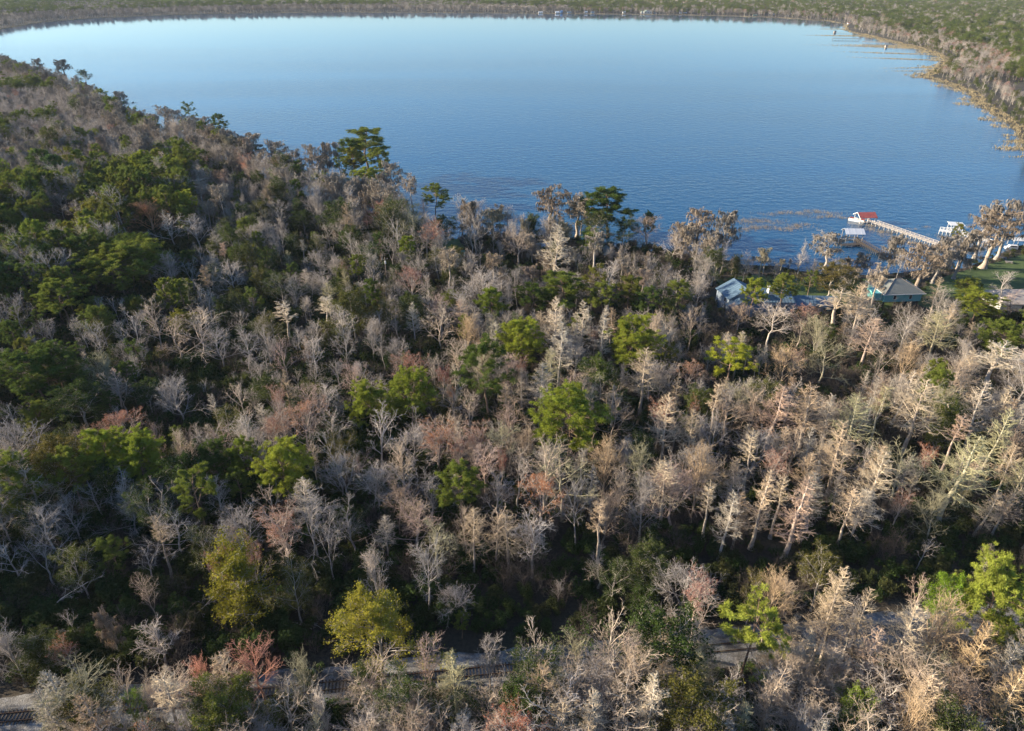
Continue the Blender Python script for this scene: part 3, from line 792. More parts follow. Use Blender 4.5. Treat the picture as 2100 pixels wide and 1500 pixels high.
# landmark trees: kind, variant, top pixel x y, height, crown width in pixels, colour | short name | where
LM = '''
pine 0 1172 798 22 150 bright green|big domed bright green pine|among bare trees at the heart of the wood
pine 4 1300 648 20 118 bright green|broad lime-topped pine|with two rounded lobes, amid tall bare cypresses
pine 0 1070 650 19 100 bright green|round pine with pinkish edge|left of the tall twin bare cypresses
pine 2 1162 562 18 88 green|tall cone-like pine|in front of the very tall pale cypress
pine 1 1090 583 15 72 dark green|small open pine|between two cypress trunks below the lakeside row
pine 2 1010 588 17 58 bright green|narrow sunlit pine|behind the broad tan tree clump
pine 1 1240 575 17 66 green|shaded middle pine|among mossy trees near the lake houses
pine 2 1292 562 17 54 olive green|slim olive pine|beside a bare trunk near the lakeside row
pine 1 1338 585 17 60 dark green|drooping dark pine|behind the broad lime-topped pine
pine 3 1392 568 17 58 green|layered pine|inland of the reedy lake edge
pine 3 1000 695 25 118 dark green|tall layered dark pine|with a long bare pale trunk below its crown
pine 0 838 758 19 100 bright green|low domed yellow-green pine|just in front of the red maple
pine 4 752 784 17 95 bright green|tilted bright pine|beside the low domed pine
pine 0 570 902 20 112 bright green|tall domed pine|with sunlit cap and dark skirt, above the shaded slope
pine 1 494 892 17 60 bright green|small ragged pine|touching the tall domed pine
pine 4 425 905 16 86 dark green|dim flat pine|in shade beside the small ragged pine
pine 0 196 873 20 92 bright green|first of two sunlit pines|rounded, rising from shaded bare trees
pine 0 265 881 20 98 bright green|second of two sunlit pines|rounded, with dangling lower tufts
pine 1 118 920 19 82 green|leaning soft green pine|lower and nearer than the two sunlit pines
pine 5 385 958 20 104 green|open pine in shade edge|with thin bare trunk among grey trees
leafy 1 130 1112 16 84 olive green|thin olive tree|on the shaded slope above the railway
pine 1 945 945 19 100 green|soft-crowned pine|near the near corner of the wooded lots
pine 5 1558 1226 22 150 light green|large loose light green pine|standing beside the railway among bare crowns
pine 4 2078 1150 24 150 light green|huge pale green pine|at the edge of the dark railway cutting
leafy 0 1968 1174 18 95 lime green|bright leafed tree top|behind the broad golden crown
pine 5 1505 694 19 105 yellow-green|sparse yellow-green pine|inland of the blue-grey house
pine 1 1548 568 17 54 bright green|upright pine|in front of the blue-grey house
pine 1 1618 561 17 62 green|forked pine|in front of the long house wing
pine 5 1668 552 14 34 green|slim pine|rising over the long house wing
leafy 0 1712 541 13 100 olive green|large round olive oak|between the blue-grey and teal houses
pine 0 1993 568 10 52 green|small lawn pine|on the mown lawn by the teal house
pine 0 2018 593 13 88 bright green|rounded lawn pine|in front of the small lawn pine
pine 4 2078 652 17 92 green|big dark-bottomed green pine|inland of the lawn
pine 4 222 494 23 150 green|enormous pale-topped pine|at the corner of the pine stand
pine 0 285 489 21 85 green|pine shouldering the enormous pine|behind and beside it
pine 1 110 570 20 95 green|ragged pine|below the enormous pine
pine 4 45 708 20 150 dark green|broad dark evergreen|sunlit only along its top rim
pine 4 95 706 18 110 dark green|second broad dark evergreen|adjoining the first with a lit rim
leafy 0 150 782 15 130 dark green|shaded evergreen mound|below the broad dark evergreens
pine 2 741 257 28 84 green|tallest lakeside pine|rising above the shoreline trees against the water
pine 1 716 300 22 46 olive green|pine leaning on the tallest pine|at the lake edge
pine 1 762 345 17 62 bright green|lower bright lakeside pine|at the foot of the tallest lakeside pine
pine 5 697 318 19 40 green|thin shoreline pine|behind the lakeside cypress row
pine 1 775 302 23 56 green|round-headed lakeside pine|shoulder to shoulder with the tallest lakeside pine
pine 2 722 282 25 50 dark green|narrow dark lakeside pine|touching the tallest lakeside pine
pine 3 738 338 20 70 bright green|wide lower lakeside pine|below the tallest lakeside pine
pine 1 888 374 20 58 green|knobbly shoreline pine|at the end of the wooded point
pine 1 447 230 21 36 dark green|dark umbrella pine|on the far shoreline against the water
pine 5 382 206 21 34 dark green|flat dark pine|on the distant left shoreline
pine 2 1253 381 23 96 dark green|tall dark conifer-like evergreen|standing clear against the lake
leafy 0 1195 408 16 62 olive green|olive-leafed tree|beside the tall dark evergreen
leafy 2 1200 470 12 50 lime green|lime shrubby tree|at the foot of the mossy lakeside trees
pine 0 1334 429 15 26 dark green|tiny dark pine top|poking from the lakeside bare trees
pine 2 828 483 17 36 bright green|narrow column pine|standing alone by the small shed
pine 3 1975 455 10 30 olive green|olive pine|between mossy lakeside trunks
mossy 1 445 374 22 46 pale grey|umbrella-shaped pale tree|on a long straight trunk in the shaded hollow
cypress 3 405 366 20 36 grey|slim shaded cypress|next to the umbrella-shaped tree
mossy 2 543 373 21 44 pale tan|leaning mossy spire|in the shaded hollow
vase 0 292 402 19 100 orange|orange-topped domed tree|at the edge of the pine stand
bare 1 340 434 17 78 whitish|chalk-white bare tree|in front of the orange-topped tree
bare 6 396 440 17 56 pale grey|pale pinkish bare tree|beside the chalk-white tree
vase 1 340 510 18 78 pinkish|pinkish egg-shaped tree|below the chalk-white tree
bare 1 112 392 16 60 pale grey|lone pale tree|surrounded by pines of the stand
cypress 1 130 508 19 34 grey|thin grey spire|in the heart of the pine stand
bare 0 472 528 18 62 pale grey|pale round tree|half in shade in the hollow
cypress 3 583 618 15 42 whitish|small flat-topped bright cypress|lit alone in the shaded hollow
cypress 3 661 609 15 42 whitish|second small bright cypress|lit alone in the shaded hollow
bare 5 300 604 20 86 pale tan|tall leftmost crown of the pale clump|rising over spreading bare trees
bare 5 400 622 19 130 pale tan|widest pale spreading tree|in the middle of the pale clump
bare 4 265 642 17 52 pale grey|crooked pale tree|at the edge of the pale clump
bare 1 350 655 17 120 tan|low spreading tree|in front of the pale clump
bare 5 440 664 16 100 grey|wide grey tree|shoulder of the pale clump
bare 6 187 660 16 46 grey|slender grey tree|beside the crooked pale tree
bare 0 490 670 17 60 grey|rounded grey tree with long trunk|beyond the pale clump
bare 5 573 686 16 72 pinkish|pink-grey broad tree|in the middle hollow
bare 0 640 686 16 54 pale grey|pale globe-shaped tree|in the middle hollow
bare 1 705 672 15 66 grey|grey dome tree|near the tan clump
bare 5 350 760 18 110 grey|large dim grey tree|in deep shade below the pale clump
bare 4 490 779 18 62 pale tan|crooked sunlit-topped tree|above the shaded evergreens
maple 0 560 778 18 64 pink|pink-tinged round tree|above the shaded evergreens
bare 6 625 782 16 50 pinkish|short pinkish tree|beside the pink-tinged round tree
maple 1 242 842 17 88 pinkish|pale pink fan of branches|behind the two sunlit pines
vase 0 305 857 16 42 pinkish|small pink plume|behind the second sunlit pine
vase 1 352 866 18 56 pale tan|egg-shaped shaded tree|beside the second sunlit pine
maple 1 622 822 20 110 pink|large pink spreading tree|over the shaded middle wood
bare 3 690 888 22 112 grey|big forked grey tree|with pale limbs over dark green
bare 4 765 826 22 90 pale grey|tall ragged pale tree|in front of the tilted bright pine
bare 2 815 880 20 62 pale tan|slender pale tree|in front of the low domed pine
bare 0 715 738 17 62 pinkish|pinkish round tree|beside the shaded hollow
maple 1 842 721 16 84 pink|rose-coloured low tree|in front of the shaded hollow
maple 0 905 745 15 50 red|bright red maple|beside the low domed pine
maple 2 898 858 18 76 orange|orange maple|above the near corner of the wooded lots
maple 2 940 880 17 50 reddish brown|dull red maple|beside the orange maple
maple 1 838 546 20 66 reddish brown|red-brown topped tree|standing over dark evergreens near the shed
mossy 1 915 506 21 58 pale tan|pale tree on a long trunk|near the small shed
mossy 2 963 407 21 52 tan|drooping tan mossy cypress|nearest the small cove
mossy 0 1012 428 17 56 olive|olive mossy tree|beside the little dock
mossy 0 1130 382 21 76 brown|largest brown mossy cypress|on the cove's far side
mossy 0 1188 399 19 60 pale tan|pale branching tree|beside the tall dark evergreen
cypress 0 1138 456 26 62 whitish|very tall pale cypress|with feathered horizontal boughs
bare 0 1065 470 17 72 tan|tan dome tree|inland of the cove
mossy 3 1222 473 20 50 pale grey|thin mossy tree|with a long orange trunk
mossy 0 1442 424 21 56 brown|brown mossy cypress|at the reedy lake edge
mossy 2 1492 427 22 62 grey|grey drooping cypress|at the reedy lake edge
mossy 2 1405 455 17 50 pale tan|low drooping cypress|at the reedy lake edge
bare 0 1335 440 16 76 brown|brown rounded tree|at the lake edge beyond the cove
bare 5 1385 470 15 70 pale grey|pale wide tree|at the lake edge beyond the cove
bare 6 950 412 4 10 grey|little grey sapling|on the wooded point
mossy 0 1708 476 17 66 pale grey|pale mossy cypress|by the white-roofed boathouse
mossy 2 1838 478 18 50 grey|dark mossy tree|beside the long pier
mossy 2 1775 520 10 40 grey|short grey mossy tree|by the sunken skiff
mossy 0 1905 500 19 90 brown|wide moss-hung cypress|behind the teal house
mossy 2 1945 478 20 60 grey|shaggy grey cypress|between the piers and the lawn
mossy 2 1990 470 20 60 dark|dark shaggy cypress|behind the mown lawn
mossy 0 2058 430 24 92 brown|great rust-brown cypress|at the lawn's lake edge
mossy 3 2040 412 24 60 grey|grey cypress beyond the great one|above the water
mossy 3 2090 405 26 60 grey|greyish cypress at the water|beyond the lawn
mossy 1 1811 545 18 50 pale tan|knotted pale tree|against the teal house roof
bare 1 2070 556 14 70 pale grey|pale spreading tree|before the pale hip-roofed house
bare 5 2085 590 14 70 pinkish|pinkish spreading tree|in front of the pale hip-roofed house
bare 1 900 628 17 90 pale tan|pale tan spreading tree|first of the tan clump
vase 2 952 640 18 74 golden|golden fan tree|beside the pale tan spreading tree
bare 6 935 690 17 54 pale tan|forked tan tree|in front of the golden fan tree
cypress 4 1132 612 23 58 whitish|tall white-limbed cypress|behind the twin bare cypresses
cypress 0 1150 655 23 56 pale grey|near twin bare cypress|with orange-lit trunk
cypress 0 1195 614 21 50 whitish|slender white cypress|behind the broad lime-topped pine
cypress 1 1240 632 21 48 pale grey|feathered grey cypress|left of the broad lime-topped pine
vase 0 1050 716 17 52 pinkish|pink plume tree|below the round pine
bare 5 1108 770 18 90 grey|large shaded grey tree|behind the big domed pine
bare 0 1180 700 16 58 grey|round grey tree|between cypress trunks
cypress 2 1328 718 21 84 tan|wide tan cypress|below the broad lime-topped pine
bare 5 1262 790 20 104 tan|wide tan tree|beside the big domed pine
vase 1 1250 884 21 90 golden|golden egg-shaped tree|in front of the big domed pine
vase 1 1325 892 19 70 greenish|greenish upright tree|beside the golden egg-shaped tree
cypress 2 1375 812 22 80 pale tan|pale tan cypress|inland of the wide tan cypress
maple 1 1110 980 19 106 orange|red-speckled maple|on thick forked grey trunk near the clearing
bare 3 1065 925 17 84 pale grey|pale many-forked tree|behind the red-speckled maple
bare 6 990 905 17 72 pinkish|rose-grey upright tree|near the soft-crowned pine
bare 2 1020 960 17 66 pale grey|pale slender tree|beside the soft-crowned pine
bare 0 1190 975 20 66 grey|leaning grey tree|beside the red-speckled maple
maple 0 1028 912 15 44 red|small rosy maple|among pale upright trees
vase 0 1330 960 20 80 grey|grey tall fan tree|in front of the greenish tree
bare 0 1465 842 18 62 grey|grey globe tree|behind the tall gold-tipped tree
vase 1 1446 895 23 92 golden|tall gold-tipped tree|sunlit from base to tip
cypress 2 1424 835 20 56 tan|tan cypress|beside the grey globe tree
maple 0 1595 908 19 80 pink|pink-crowned tree|standing over shaded brush
cypress 1 1578 962 21 62 pale tan|pale narrow cypress|in front of the pink-crowned tree
cypress 0 1600 786 20 84 pinkish|pinkish conical cypress|behind the pink-crowned tree
cypress 2 1672 786 21 92 tan|wide-boughed tan cypress|with long limbs and a thick trunk
cypress 2 1770 808 20 92 greenish|greenish wide cypress|lichen-covered
cypress 0 1742 862 22 92 tan|tan layered cypress|in the middle of the brown wood
cypress 0 1808 920 21 80 pale tan|pale flat-boughed cypress|in front of the layered cypress
cypress 1 1655 975 22 80 pinkish|pink and tan cypress|near the clearing's far edge
cypress 2 1905 786 22 118 pale tan|spreading pale cypress|largest of its group
cypress 0 2032 786 21 66 pale grey|pale herringbone cypress|inland of the houses
cypress 0 1995 886 24 112 greenish|great feathery greenish cypress|lit all down its side
cypress 4 2062 838 22 66 greenish|leaning greenish cypress|behind the great feathery cypress
bare 0 1590 620 17 88 whitish|white fan-limbed tree|in front of the long house wing
maple 1 1652 622 16 66 pink|pink-tipped tree|before the long house wing
vase 2 1688 640 17 80 olive|yellowish fan tree|before the long house wing
cypress 3 1722 596 17 66 pale tan|pale layered tree|between the houses
cypress 2 1792 650 19 80 pinkish|pinkish wide-boughed cypress|before the teal house
cypress 2 1938 640 18 84 greenish|greenish wide cypress|on the inland edge of the lawn
bare 1 1440 560 16 60 pale grey|pale tree|beside the blue-grey house
bare 0 1525 620 14 60 brown|brown tree|below the blue-grey house
bare 5 1425 622 17 80 tan|tan globe tree|inland of the blue-grey house
vase 2 1620 708 17 84 golden|golden fan tree behind the brown wood|with dense fine twigs
bare 1 1700 700 16 110 olive|broad olive-grey tree|behind the brown wood
bare 3 1818 694 17 62 pale tan|pale forked tree|behind the spreading pale cypress
vase 2 1870 692 17 70 golden|golden domed tree|behind the spreading pale cypress
cypress 3 2052 705 20 84 whitish|bright flat-topped cypress|with stout pale trunk
maple 2 567 1028 21 84 pink|tall coral-tipped maple|rising over the shaded slope
maple 0 505 1098 19 60 pinkish|dusky shaded maple|next to the tall coral-tipped maple
bare 3 660 1046 19 56 pale grey|pale forked tree with lit tip|above the shaded slope
vase 0 756 1104 20 62 pale grey|bright silver flame-shaped tree|on the dark slope above the railway
bare 0 868 1098 19 80 grey|grey globe tree in shade|on the dark slope above the railway
leafy 2 440 1126 20 125 orange-green|big red-topped yellow-green tree|alone on the dark slope
maple 2 448 1118 19 66 red|red-budded top|poking above the big red-topped yellow-green tree
leafy 1 590 1150 17 84 olive green|olive spindly tree|beside the big red-topped tree
leafy 0 765 1232 19 185 yellow-green|broad yellow-green leafy tree|beside the railway
bare 6 285 1172 14 46 tan|small straw-coloured tree|in the dark slope
mossy 2 208 1246 13 44 tan|bent vine-covered tree|in the dark slope
maple 0 118 1298 13 62 orange|low orange-edged tree|in the dark slope
bare 0 505 1302 19 110 reddish|reddish branching tree|overhanging the railway
vase 2 405 1340 17 76 reddish|red-edged fan tree|overhanging the railway
bare 4 222 1360 17 66 pale tan|pale crown in front of the railway|first from the open track
vase 0 290 1374 17 58 pale tan|pale plume-shaped crown|in front of the railway
leafy 1 262 1405 13 52 lime green|lime green sapling|beside the open track
vase 2 618 1332 18 90 olive|olive fan tree|in front of the railway
vase 1 648 1388 20 60 whitish|whitish flame-shaped tree|in front of the olive fan tree
bare 6 1000 1300 17 58 pale grey|thin pale tree|in front of the dark cutting
bare 6 870 1300 18 66 pinkish|pinkish upright crown|beside the broad yellow-green leafy tree
bare 3 1108 1272 19 72 whitish|whitish forked crown|against the dark cutting
bare 4 1255 1228 23 98 pale tan|tall crooked pale tree|against the dark cutting
bare 3 1300 1280 20 60 pinkish|pinkish forked tree|in front of the tall crooked pale tree
cypress 0 1350 1376 22 80 whitish|tall whitish cypress|nearest the camera in the front row
maple 0 1445 1170 22 106 pink|red-tipped wide tree|at the far side of the railway clearing
vase 2 1600 1170 19 98 golden|domed golden-tan tree|behind the large light green pine
leafy 1 1705 1116 17 90 olive green|mossy yellow-green tree|at the far edge of the clearing
leafy 1 1560 1158 16 58 olive green|thin yellow-green tree|behind the domed golden-tan tree
cypress 4 1750 1162 24 84 pale tan|tall tan cypress with long trunk|beside the railway clearing
cypress 4 1716 1196 22 66 tan|second tan long-trunked cypress|beside the railway clearing
cypress 4 1800 1214 22 70 tan|third tan long-trunked cypress|beside the railway clearing
bare 4 1910 1180 17 56 pinkish|small crooked pink-grey tree|over the dark cutting
vase 1 1960 1196 23 116 golden|broad golden crown|over the dark cutting
cypress 2 1882 1230 21 110 pale tan|pale dense cypress|in front of the broad golden crown
cypress 0 1800 1282 20 66 pinkish|pink-tan cypress|below the long-trunked cypresses
cypress 4 2040 1288 23 76 golden|golden leaning cypress|with herringbone boughs
cypress 4 2096 1358 22 76 golden|second golden leaning cypress|with herringbone boughs
bare 0 1500 1372 18 86 pale grey|pale grey crown|in the front row under the light green pine
leafy 1 1762 1400 15 90 lime green|vivid lime leafy tree|in the front row
vase 2 1892 1424 19 116 golden|golden-brown domed crown|in the front row
vase 2 1672 1430 17 76 pale tan|pale tan fan crown|in the front row
cypress 0 930 1330 19 84 olive|olive feathery cypress|in the front row
cypress 0 1228 1420 19 80 whitish|white-boughed cypress|in the front row
mossy 0 562 286 22 52 pale grey|first grey shoreline cypress|at the lake edge where the left wood thins
mossy 3 600 306 21 40 grey|open shoreline cypress|with blue water seen between its limbs
mossy 1 632 292 22 34 pale tan|upright moss-clad trunk|on the wooded point
mossy 2 664 290 22 36 pale tan|moss-draped tan spire|on the wooded point
mossy 3 690 288 22 30 pale grey|bare pole-like cypress|just left of the tallest lakeside pine
mossy 0 800 330 21 48 pale grey|grey cypress past the tallest pine|towards the cove
mossy 1 842 356 20 40 pale grey|pale topped cypress|towards the cove
cypress 0 868 402 19 36 pinkish|pink-grey leaning spire|towards the cove
mossy 0 508 270 22 62 pale tan|broad tan shoreline crown|below the dark umbrella pine
mossy 1 478 284 21 44 grey|grey crown touching the broad tan one|on the shoreline
mossy 3 418 238 21 40 pale grey|airy shoreline tree|between the dark umbrella pine and its neighbour
mossy 0 350 222 21 46 grey|moss-grey shoreline tree|seen against the water
mossy 1 330 214 20 36 pale grey|small mossy crown on the shoreline|seen against the water
mossy 2 240 186 17 36 pale grey|distant pale crown|at the bend of the left shoreline
mossy 2 70 118 18 26 grey|distant dark spire|where the left bank begins
mossy 2 122 120 17 36 dark|distant dark shoreline clump|on the left bank
leafy 0 168 142 14 30 dark green|distant dark green tree|at the tip of the left bank
leafy 0 900 440 16 84 dark green|dark mass of evergreen|at the foot of the knobbly shoreline pine
leafy 0 860 450 15 70 dark green|second dark evergreen mass|at the foot of the knobbly shoreline pine
pine 1 690 360 17 60 green|lower pine in the shoreline shade|below the moss-draped tan spire
leafy 2 770 430 14 60 dark green|dark shaded evergreen|in the hollow behind the small shed
leafy 0 620 430 13 60 dark green|low dark evergreen|under the leaning mossy spire
leafy 0 1330 1110 15 120 dark green|broad dark green tree|at the shaded far edge of the cutting
leafy 0 1228 432 16 80 dark green|dark leafy mound|below the tall dark evergreen on its near side
leafy 0 1280 446 14 66 dark green|second dark leafy mound|below the tall dark evergreen towards the reeds
mossy 2 790 350 20 44 grey|grey mossy trunk|shoulder of the tallest lakeside pine
mossy 0 650 315 20 50 tan|tan shoreline crown|in front of the upright moss-clad trunk
leafy 1 1260 1150 13 70 dark green|small shaded green tree|at the shaded far edge of the cutting
'''
def size_word(H):
    return 'short' if H < 14 else 'tall' if H > 18.5 else 'mid-sized'
marks = []
for line in LM.strip().splitlines():
    a, ref, ctx = line.split('|')
    f = a.split()
    kind, v, px, py, H, wpx = f[0], int(f[1]), float(f[2]), float(f[3]), float(f[4]), float(f[5])
    tint = ' '.join(f[6:])
    p = at(px, py, H)
    dep = depth_of(p.x, p.y, H*0.8)
    W = wpx / (FPX / dep)
    marks.append(dict(kind=kind, v=v, x=p.x, y=p.y, H=H, W=W, tint=tint, ref=ref, label=ref + ' ' + ctx, px=px, py=py, wpx=wpx, dep=dep))
for m in marks:
    if in_lake(np.array([m['x']]), np.array([m['y']]))[0]:
        m['wet'] = True
    plant(m['kind'], m['v'], m['x'], m['y'], m['H'], m['W'], m['tint'], m['label'], None, z=-0.4 if m.get('wet') else 0.0)
print('marks', len(marks), 'wet', [m['ref'] for m in marks if m.get('wet')][:20])

# ---- fill: what grows where, by the part of the view a tree's top falls in
def zone(px, py, D):
    """(weights per kind, lowest and highest height, share of the sites that are taken)"""
    if py > 1290 or False:
        return dict(bare=.40, vase=.24, cypress=.28, leafy=.06, maple=.008), 13, 19.5, 1.0
    if D > 430 and px > 1200:
        return dict(bare=.34, pine=.30, leafy=.10, mossy=.12, maple=.14), 9, 17, 1.0
    if px < 520 and py < 232 or D > 430:
        return dict(bare=.52, vase=.12, mossy=.22, pine=.10, leafy=.03, maple=.01), 13, 19, 1.0
    if px < 380 and py < 600:
        return dict(pine=.74, bare=.22, cypress=.04), 16, 24, 1.0
    if px < 900 and py < 430:
        return dict(bare=.45, vase=.15, mossy=.15, pine=.12, leafy=.10, maple=.03), 12, 18, 1.0
    if px < 960 and py < 600:
        return dict(bare=.46, vase=.08, cypress=.10, pine=.08, leafy=.27, maple=.01), 8, 16, .9
    if px < 380 and py < 860:
        return dict(bare=.42, vase=.08, cypress=.08, leafy=.17, pine=.25), 9, 17, .9
    if px < 860 and py < 880:
        return dict(bare=.64, vase=.12, cypress=.08, leafy=.15, maple=.01), 9, 17, .97
    if px < 900 and py < 1160:
        return dict(bare=.60, vase=.12, cypress=.10, leafy=.14, maple=.01, pine=.03), 12, 19.5, .97
    if py > 1290 :
        return dict(bare=.40, vase=.24, cypress=.26, leafy=.07, maple=.03), 11, 18, .95
    if px >= 900 and py < 560:
        return dict(bare=.45, mossy=.30, vase=.15, leafy=.10), 8, 15, .9
    if px >= 1380 and py < 800:
        return dict(cypress=.38, bare=.34, vase=.20, maple=.015, leafy=.03, pine=.02), 12, 18.5, .95
    if px >= 1380:
        return dict(cypress=.52, bare=.26, vase=.18, maple=.01, leafy=.02), 13.5, 20, .95
    return dict(cypress=.30, bare=.38, vase=.20, maple=.015, leafy=.06, pine=.03), 12.5, 19.5, .95

HOUSE_BOXES = []   # filled with (x, y, radius) of houses and lawns to keep clear
for px, py, r in ((1530, 618, 15), (1620, 612, 15), (1680, 612, 12), (1845, 618, 15), (2080, 622, 11), (936, 528, 5), (790, 580, 5)):
    q = at(px, py, 0); HOUSE_BOXES.append((q.x, q.y, r))

def blocked(x, y):
    o = rail_off(x, y)
    if -3.7 < o < 6.0: return True
    for hx, hy, r in HOUSE_BOXES:
        if (x-hx)**2 + (y-hy)**2 < r*r: return True
        # keep a sight line towards the camera open
        if abs(x - hx*(y/hy)) < r*0.75 and 0 < hy - y < r*2.4: return True
    for k in (0, 1):
        if in_poly(LAWN_XY[k], x, y): return True
    return False

def scatter(x0, x1, y0, y1, s, rng):
    gx = np.arange(x0, x1, s); gy = np.arange(y0, y1, s)
    X, Y = np.meshgrid(gx, gy)
    X = X + rng.uniform(-.42, .42, X.shape)*s + (np.arange(len(gy)) % 2)[:, None]*s*0.5
    Y = Y + rng.uniform(-.42, .42, Y.shape)*s
    X = X.ravel(); Y = Y.ravel()
    return X, Y

cand = []
rng = np.random.default_rng(21)
X, Y = scatter(-420, 420, 26, 470, 5.8, rng)
X2, Y2 = scatter(-200, 200, 20, 120, 3.7, rng)
k_ = rail_off(X, Y) >= -4.6; k2 = rail_off(X2, Y2) < -4.6
X = np.concatenate([X[k_], X2[k2]]); Y = np.concatenate([Y[k_], Y2[k2]])
wet = in_lake(X, Y); sdist = shore_dist(X, Y)
MX = np.array([m['x'] for m in marks]); MY = np.array([m['y'] for m in marks]); MW = np.array([m['W'] for m in marks])
tw = ['grey', 'pale grey', 'tan', 'brown', 'pinkish', 'olive', 'pale tan']
for x, y, w, sd_ in zip(X, Y, wet, sdist):
    if w or sd_ < 1.2: continue
    bx, by = proj(x, y, 0)
    tx, ty = proj(x, y, 14)
    if tx < -1500 or tx > 2500 or ty > 1750 or (bx > 2400): continue
    if blocked(x, y): continue
    D = math.hypot(x, y)
    Wt, h0, h1, keep = zone(tx, ty, D)
    if rng.uniform() > keep: continue
    o = rail_off(x, y)
    if 7.0 <= o < (26 if bx < 800 else 20) and rng.uniform() < (0.88 if bx < 1000 else 0.8): continue          # the dark belt of low brush beyond the track
    H = rng.uniform(h0, h1)
    cl_ = math.sin(x*0.11+1.0)+math.sin(y*0.13-x*0.05)+math.sin((x+y)*0.23)
    if cl_ < -1.5 and rng.uniform() < 0.7 and o > 9: continue
    H *= 1.0 + 0.09*cl_
    if o < 0: H = rng.uniform(13, 20)
    if 7.0 <= o < 20: H = min(H, rng.uniform(6, 10))
    if -16 < o < -4 and -60 < bx < 150: continue                        # open view of the track
    if sd_ < 22 and 930 < tx < 1500 and y > 200: H = rng.uniform(14, 19)
    if sd_ < 32 and 560 < tx < 930: H = rng.uniform(19, 24)
    if sd_ < 9 and tx > 1500 and tx < 1880 and y > 200: 
        if rng.uniform() < 0.8: continue
        H *= 0.6
    # landmarks keep their place and are not hidden
    d = np.hypot(MX-x, MY-y)
    if (d < 0.32*MW + 1.8).any(): continue
    tp = proj(x, y, H)
    bad = False
    for m in marks:
        if o < 0 and m['kind'] not in ('pine', 'leafy'): continue
        if m['y'] > y - 1 and abs(tp[0]-m['px']) < m['wpx']*0.5 + 8:
            low = m['py'] + m['wpx']*(0.75 if m['kind'] in ('pine', 'leafy', 'maple', 'vase', 'mossy') else 1.0)
            if tp[1] < low and tp[1] > m['py'] - 60:
                # lower the tree until its top clears the landmark's crown
                hz = CAM_H - y * math.tan(PITCH + math.atan((low-750)/FPX))
                if hz < 5.5: bad = True; break
                H = min(H, hz)
                tp = proj(x, y, H)
    if bad: continue
    ks = list(Wt); kind = ks[int(rng.choice(len(ks), p=np.array([Wt[k] for k in ks])/sum(Wt.values())))]
    if sd_ < 18 and tx < 1000: H = rng.uniform(19, 25)
    if sd_ < 10 and D > 200 and kind in ('bare', 'cypress', 'vase') and rng.uniform() < 0.5: kind = 'mossy'
    cand.append(dict(kind=kind, x=x, y=y, H=H, tp=tp, D=D, o=o))
print('candidates', len(cand))
inview = [c for c in cand if -60 < c['tp'][0] < 2160 and -40 < c['tp'][1] < 1540]
rest = [c for c in cand if not (-60 < c['tp'][0] < 2160 and -40 < c['tp'][1] < 1540)]
print('in view', len(inview))
CAP = {'bare_tree': 292, 'cypress_tree': 290, 'pine_tree': 285, 'mossy_cypress': 240, 'maple_tree': 200, 'leafy_tree': 285}
cnt = {}
for m in marks: cnt[KIND[m['kind']][0]] = cnt.get(KIND[m['kind']][0], 0) + 1
chosen = []
inview.sort(key=lambda c: -(c['H'] / c['D']))
for c in inview:
    k = KIND[c['kind']][0]
    if cnt.get(k, 0) < CAP[k]:
        cnt[k] = cnt.get(k, 0) + 1; chosen.append(c)
    else: rest.append(c)
print('chosen', len(chosen), cnt)
GTINT = {'pine': ['green', 'dark green', 'olive green', 'bright green', 'blue-green'], 'leafy': ['green', 'dark green', 'olive green', 'yellow-green'], 'maple': ['red', 'pink', 'orange', 'reddish brown']}
GP = {'pine': [.45, .25, .15, .1, .05], 'leafy': [.15, .65, .18, .02], 'maple': [.15, .4, .2, .25]}
PLURAL = {'bare_tree': 'bare trees filling the wood', 'cypress_tree': 'cypresses filling the wood', 'pine_tree': 'pines filling the wood', 'mossy_cypress': 'mossy cypresses near the shore',
          'maple_tree': 'budding maples scattered in the wood', 'leafy_tree': 'leafy trees scattered in the wood'}
by = {}
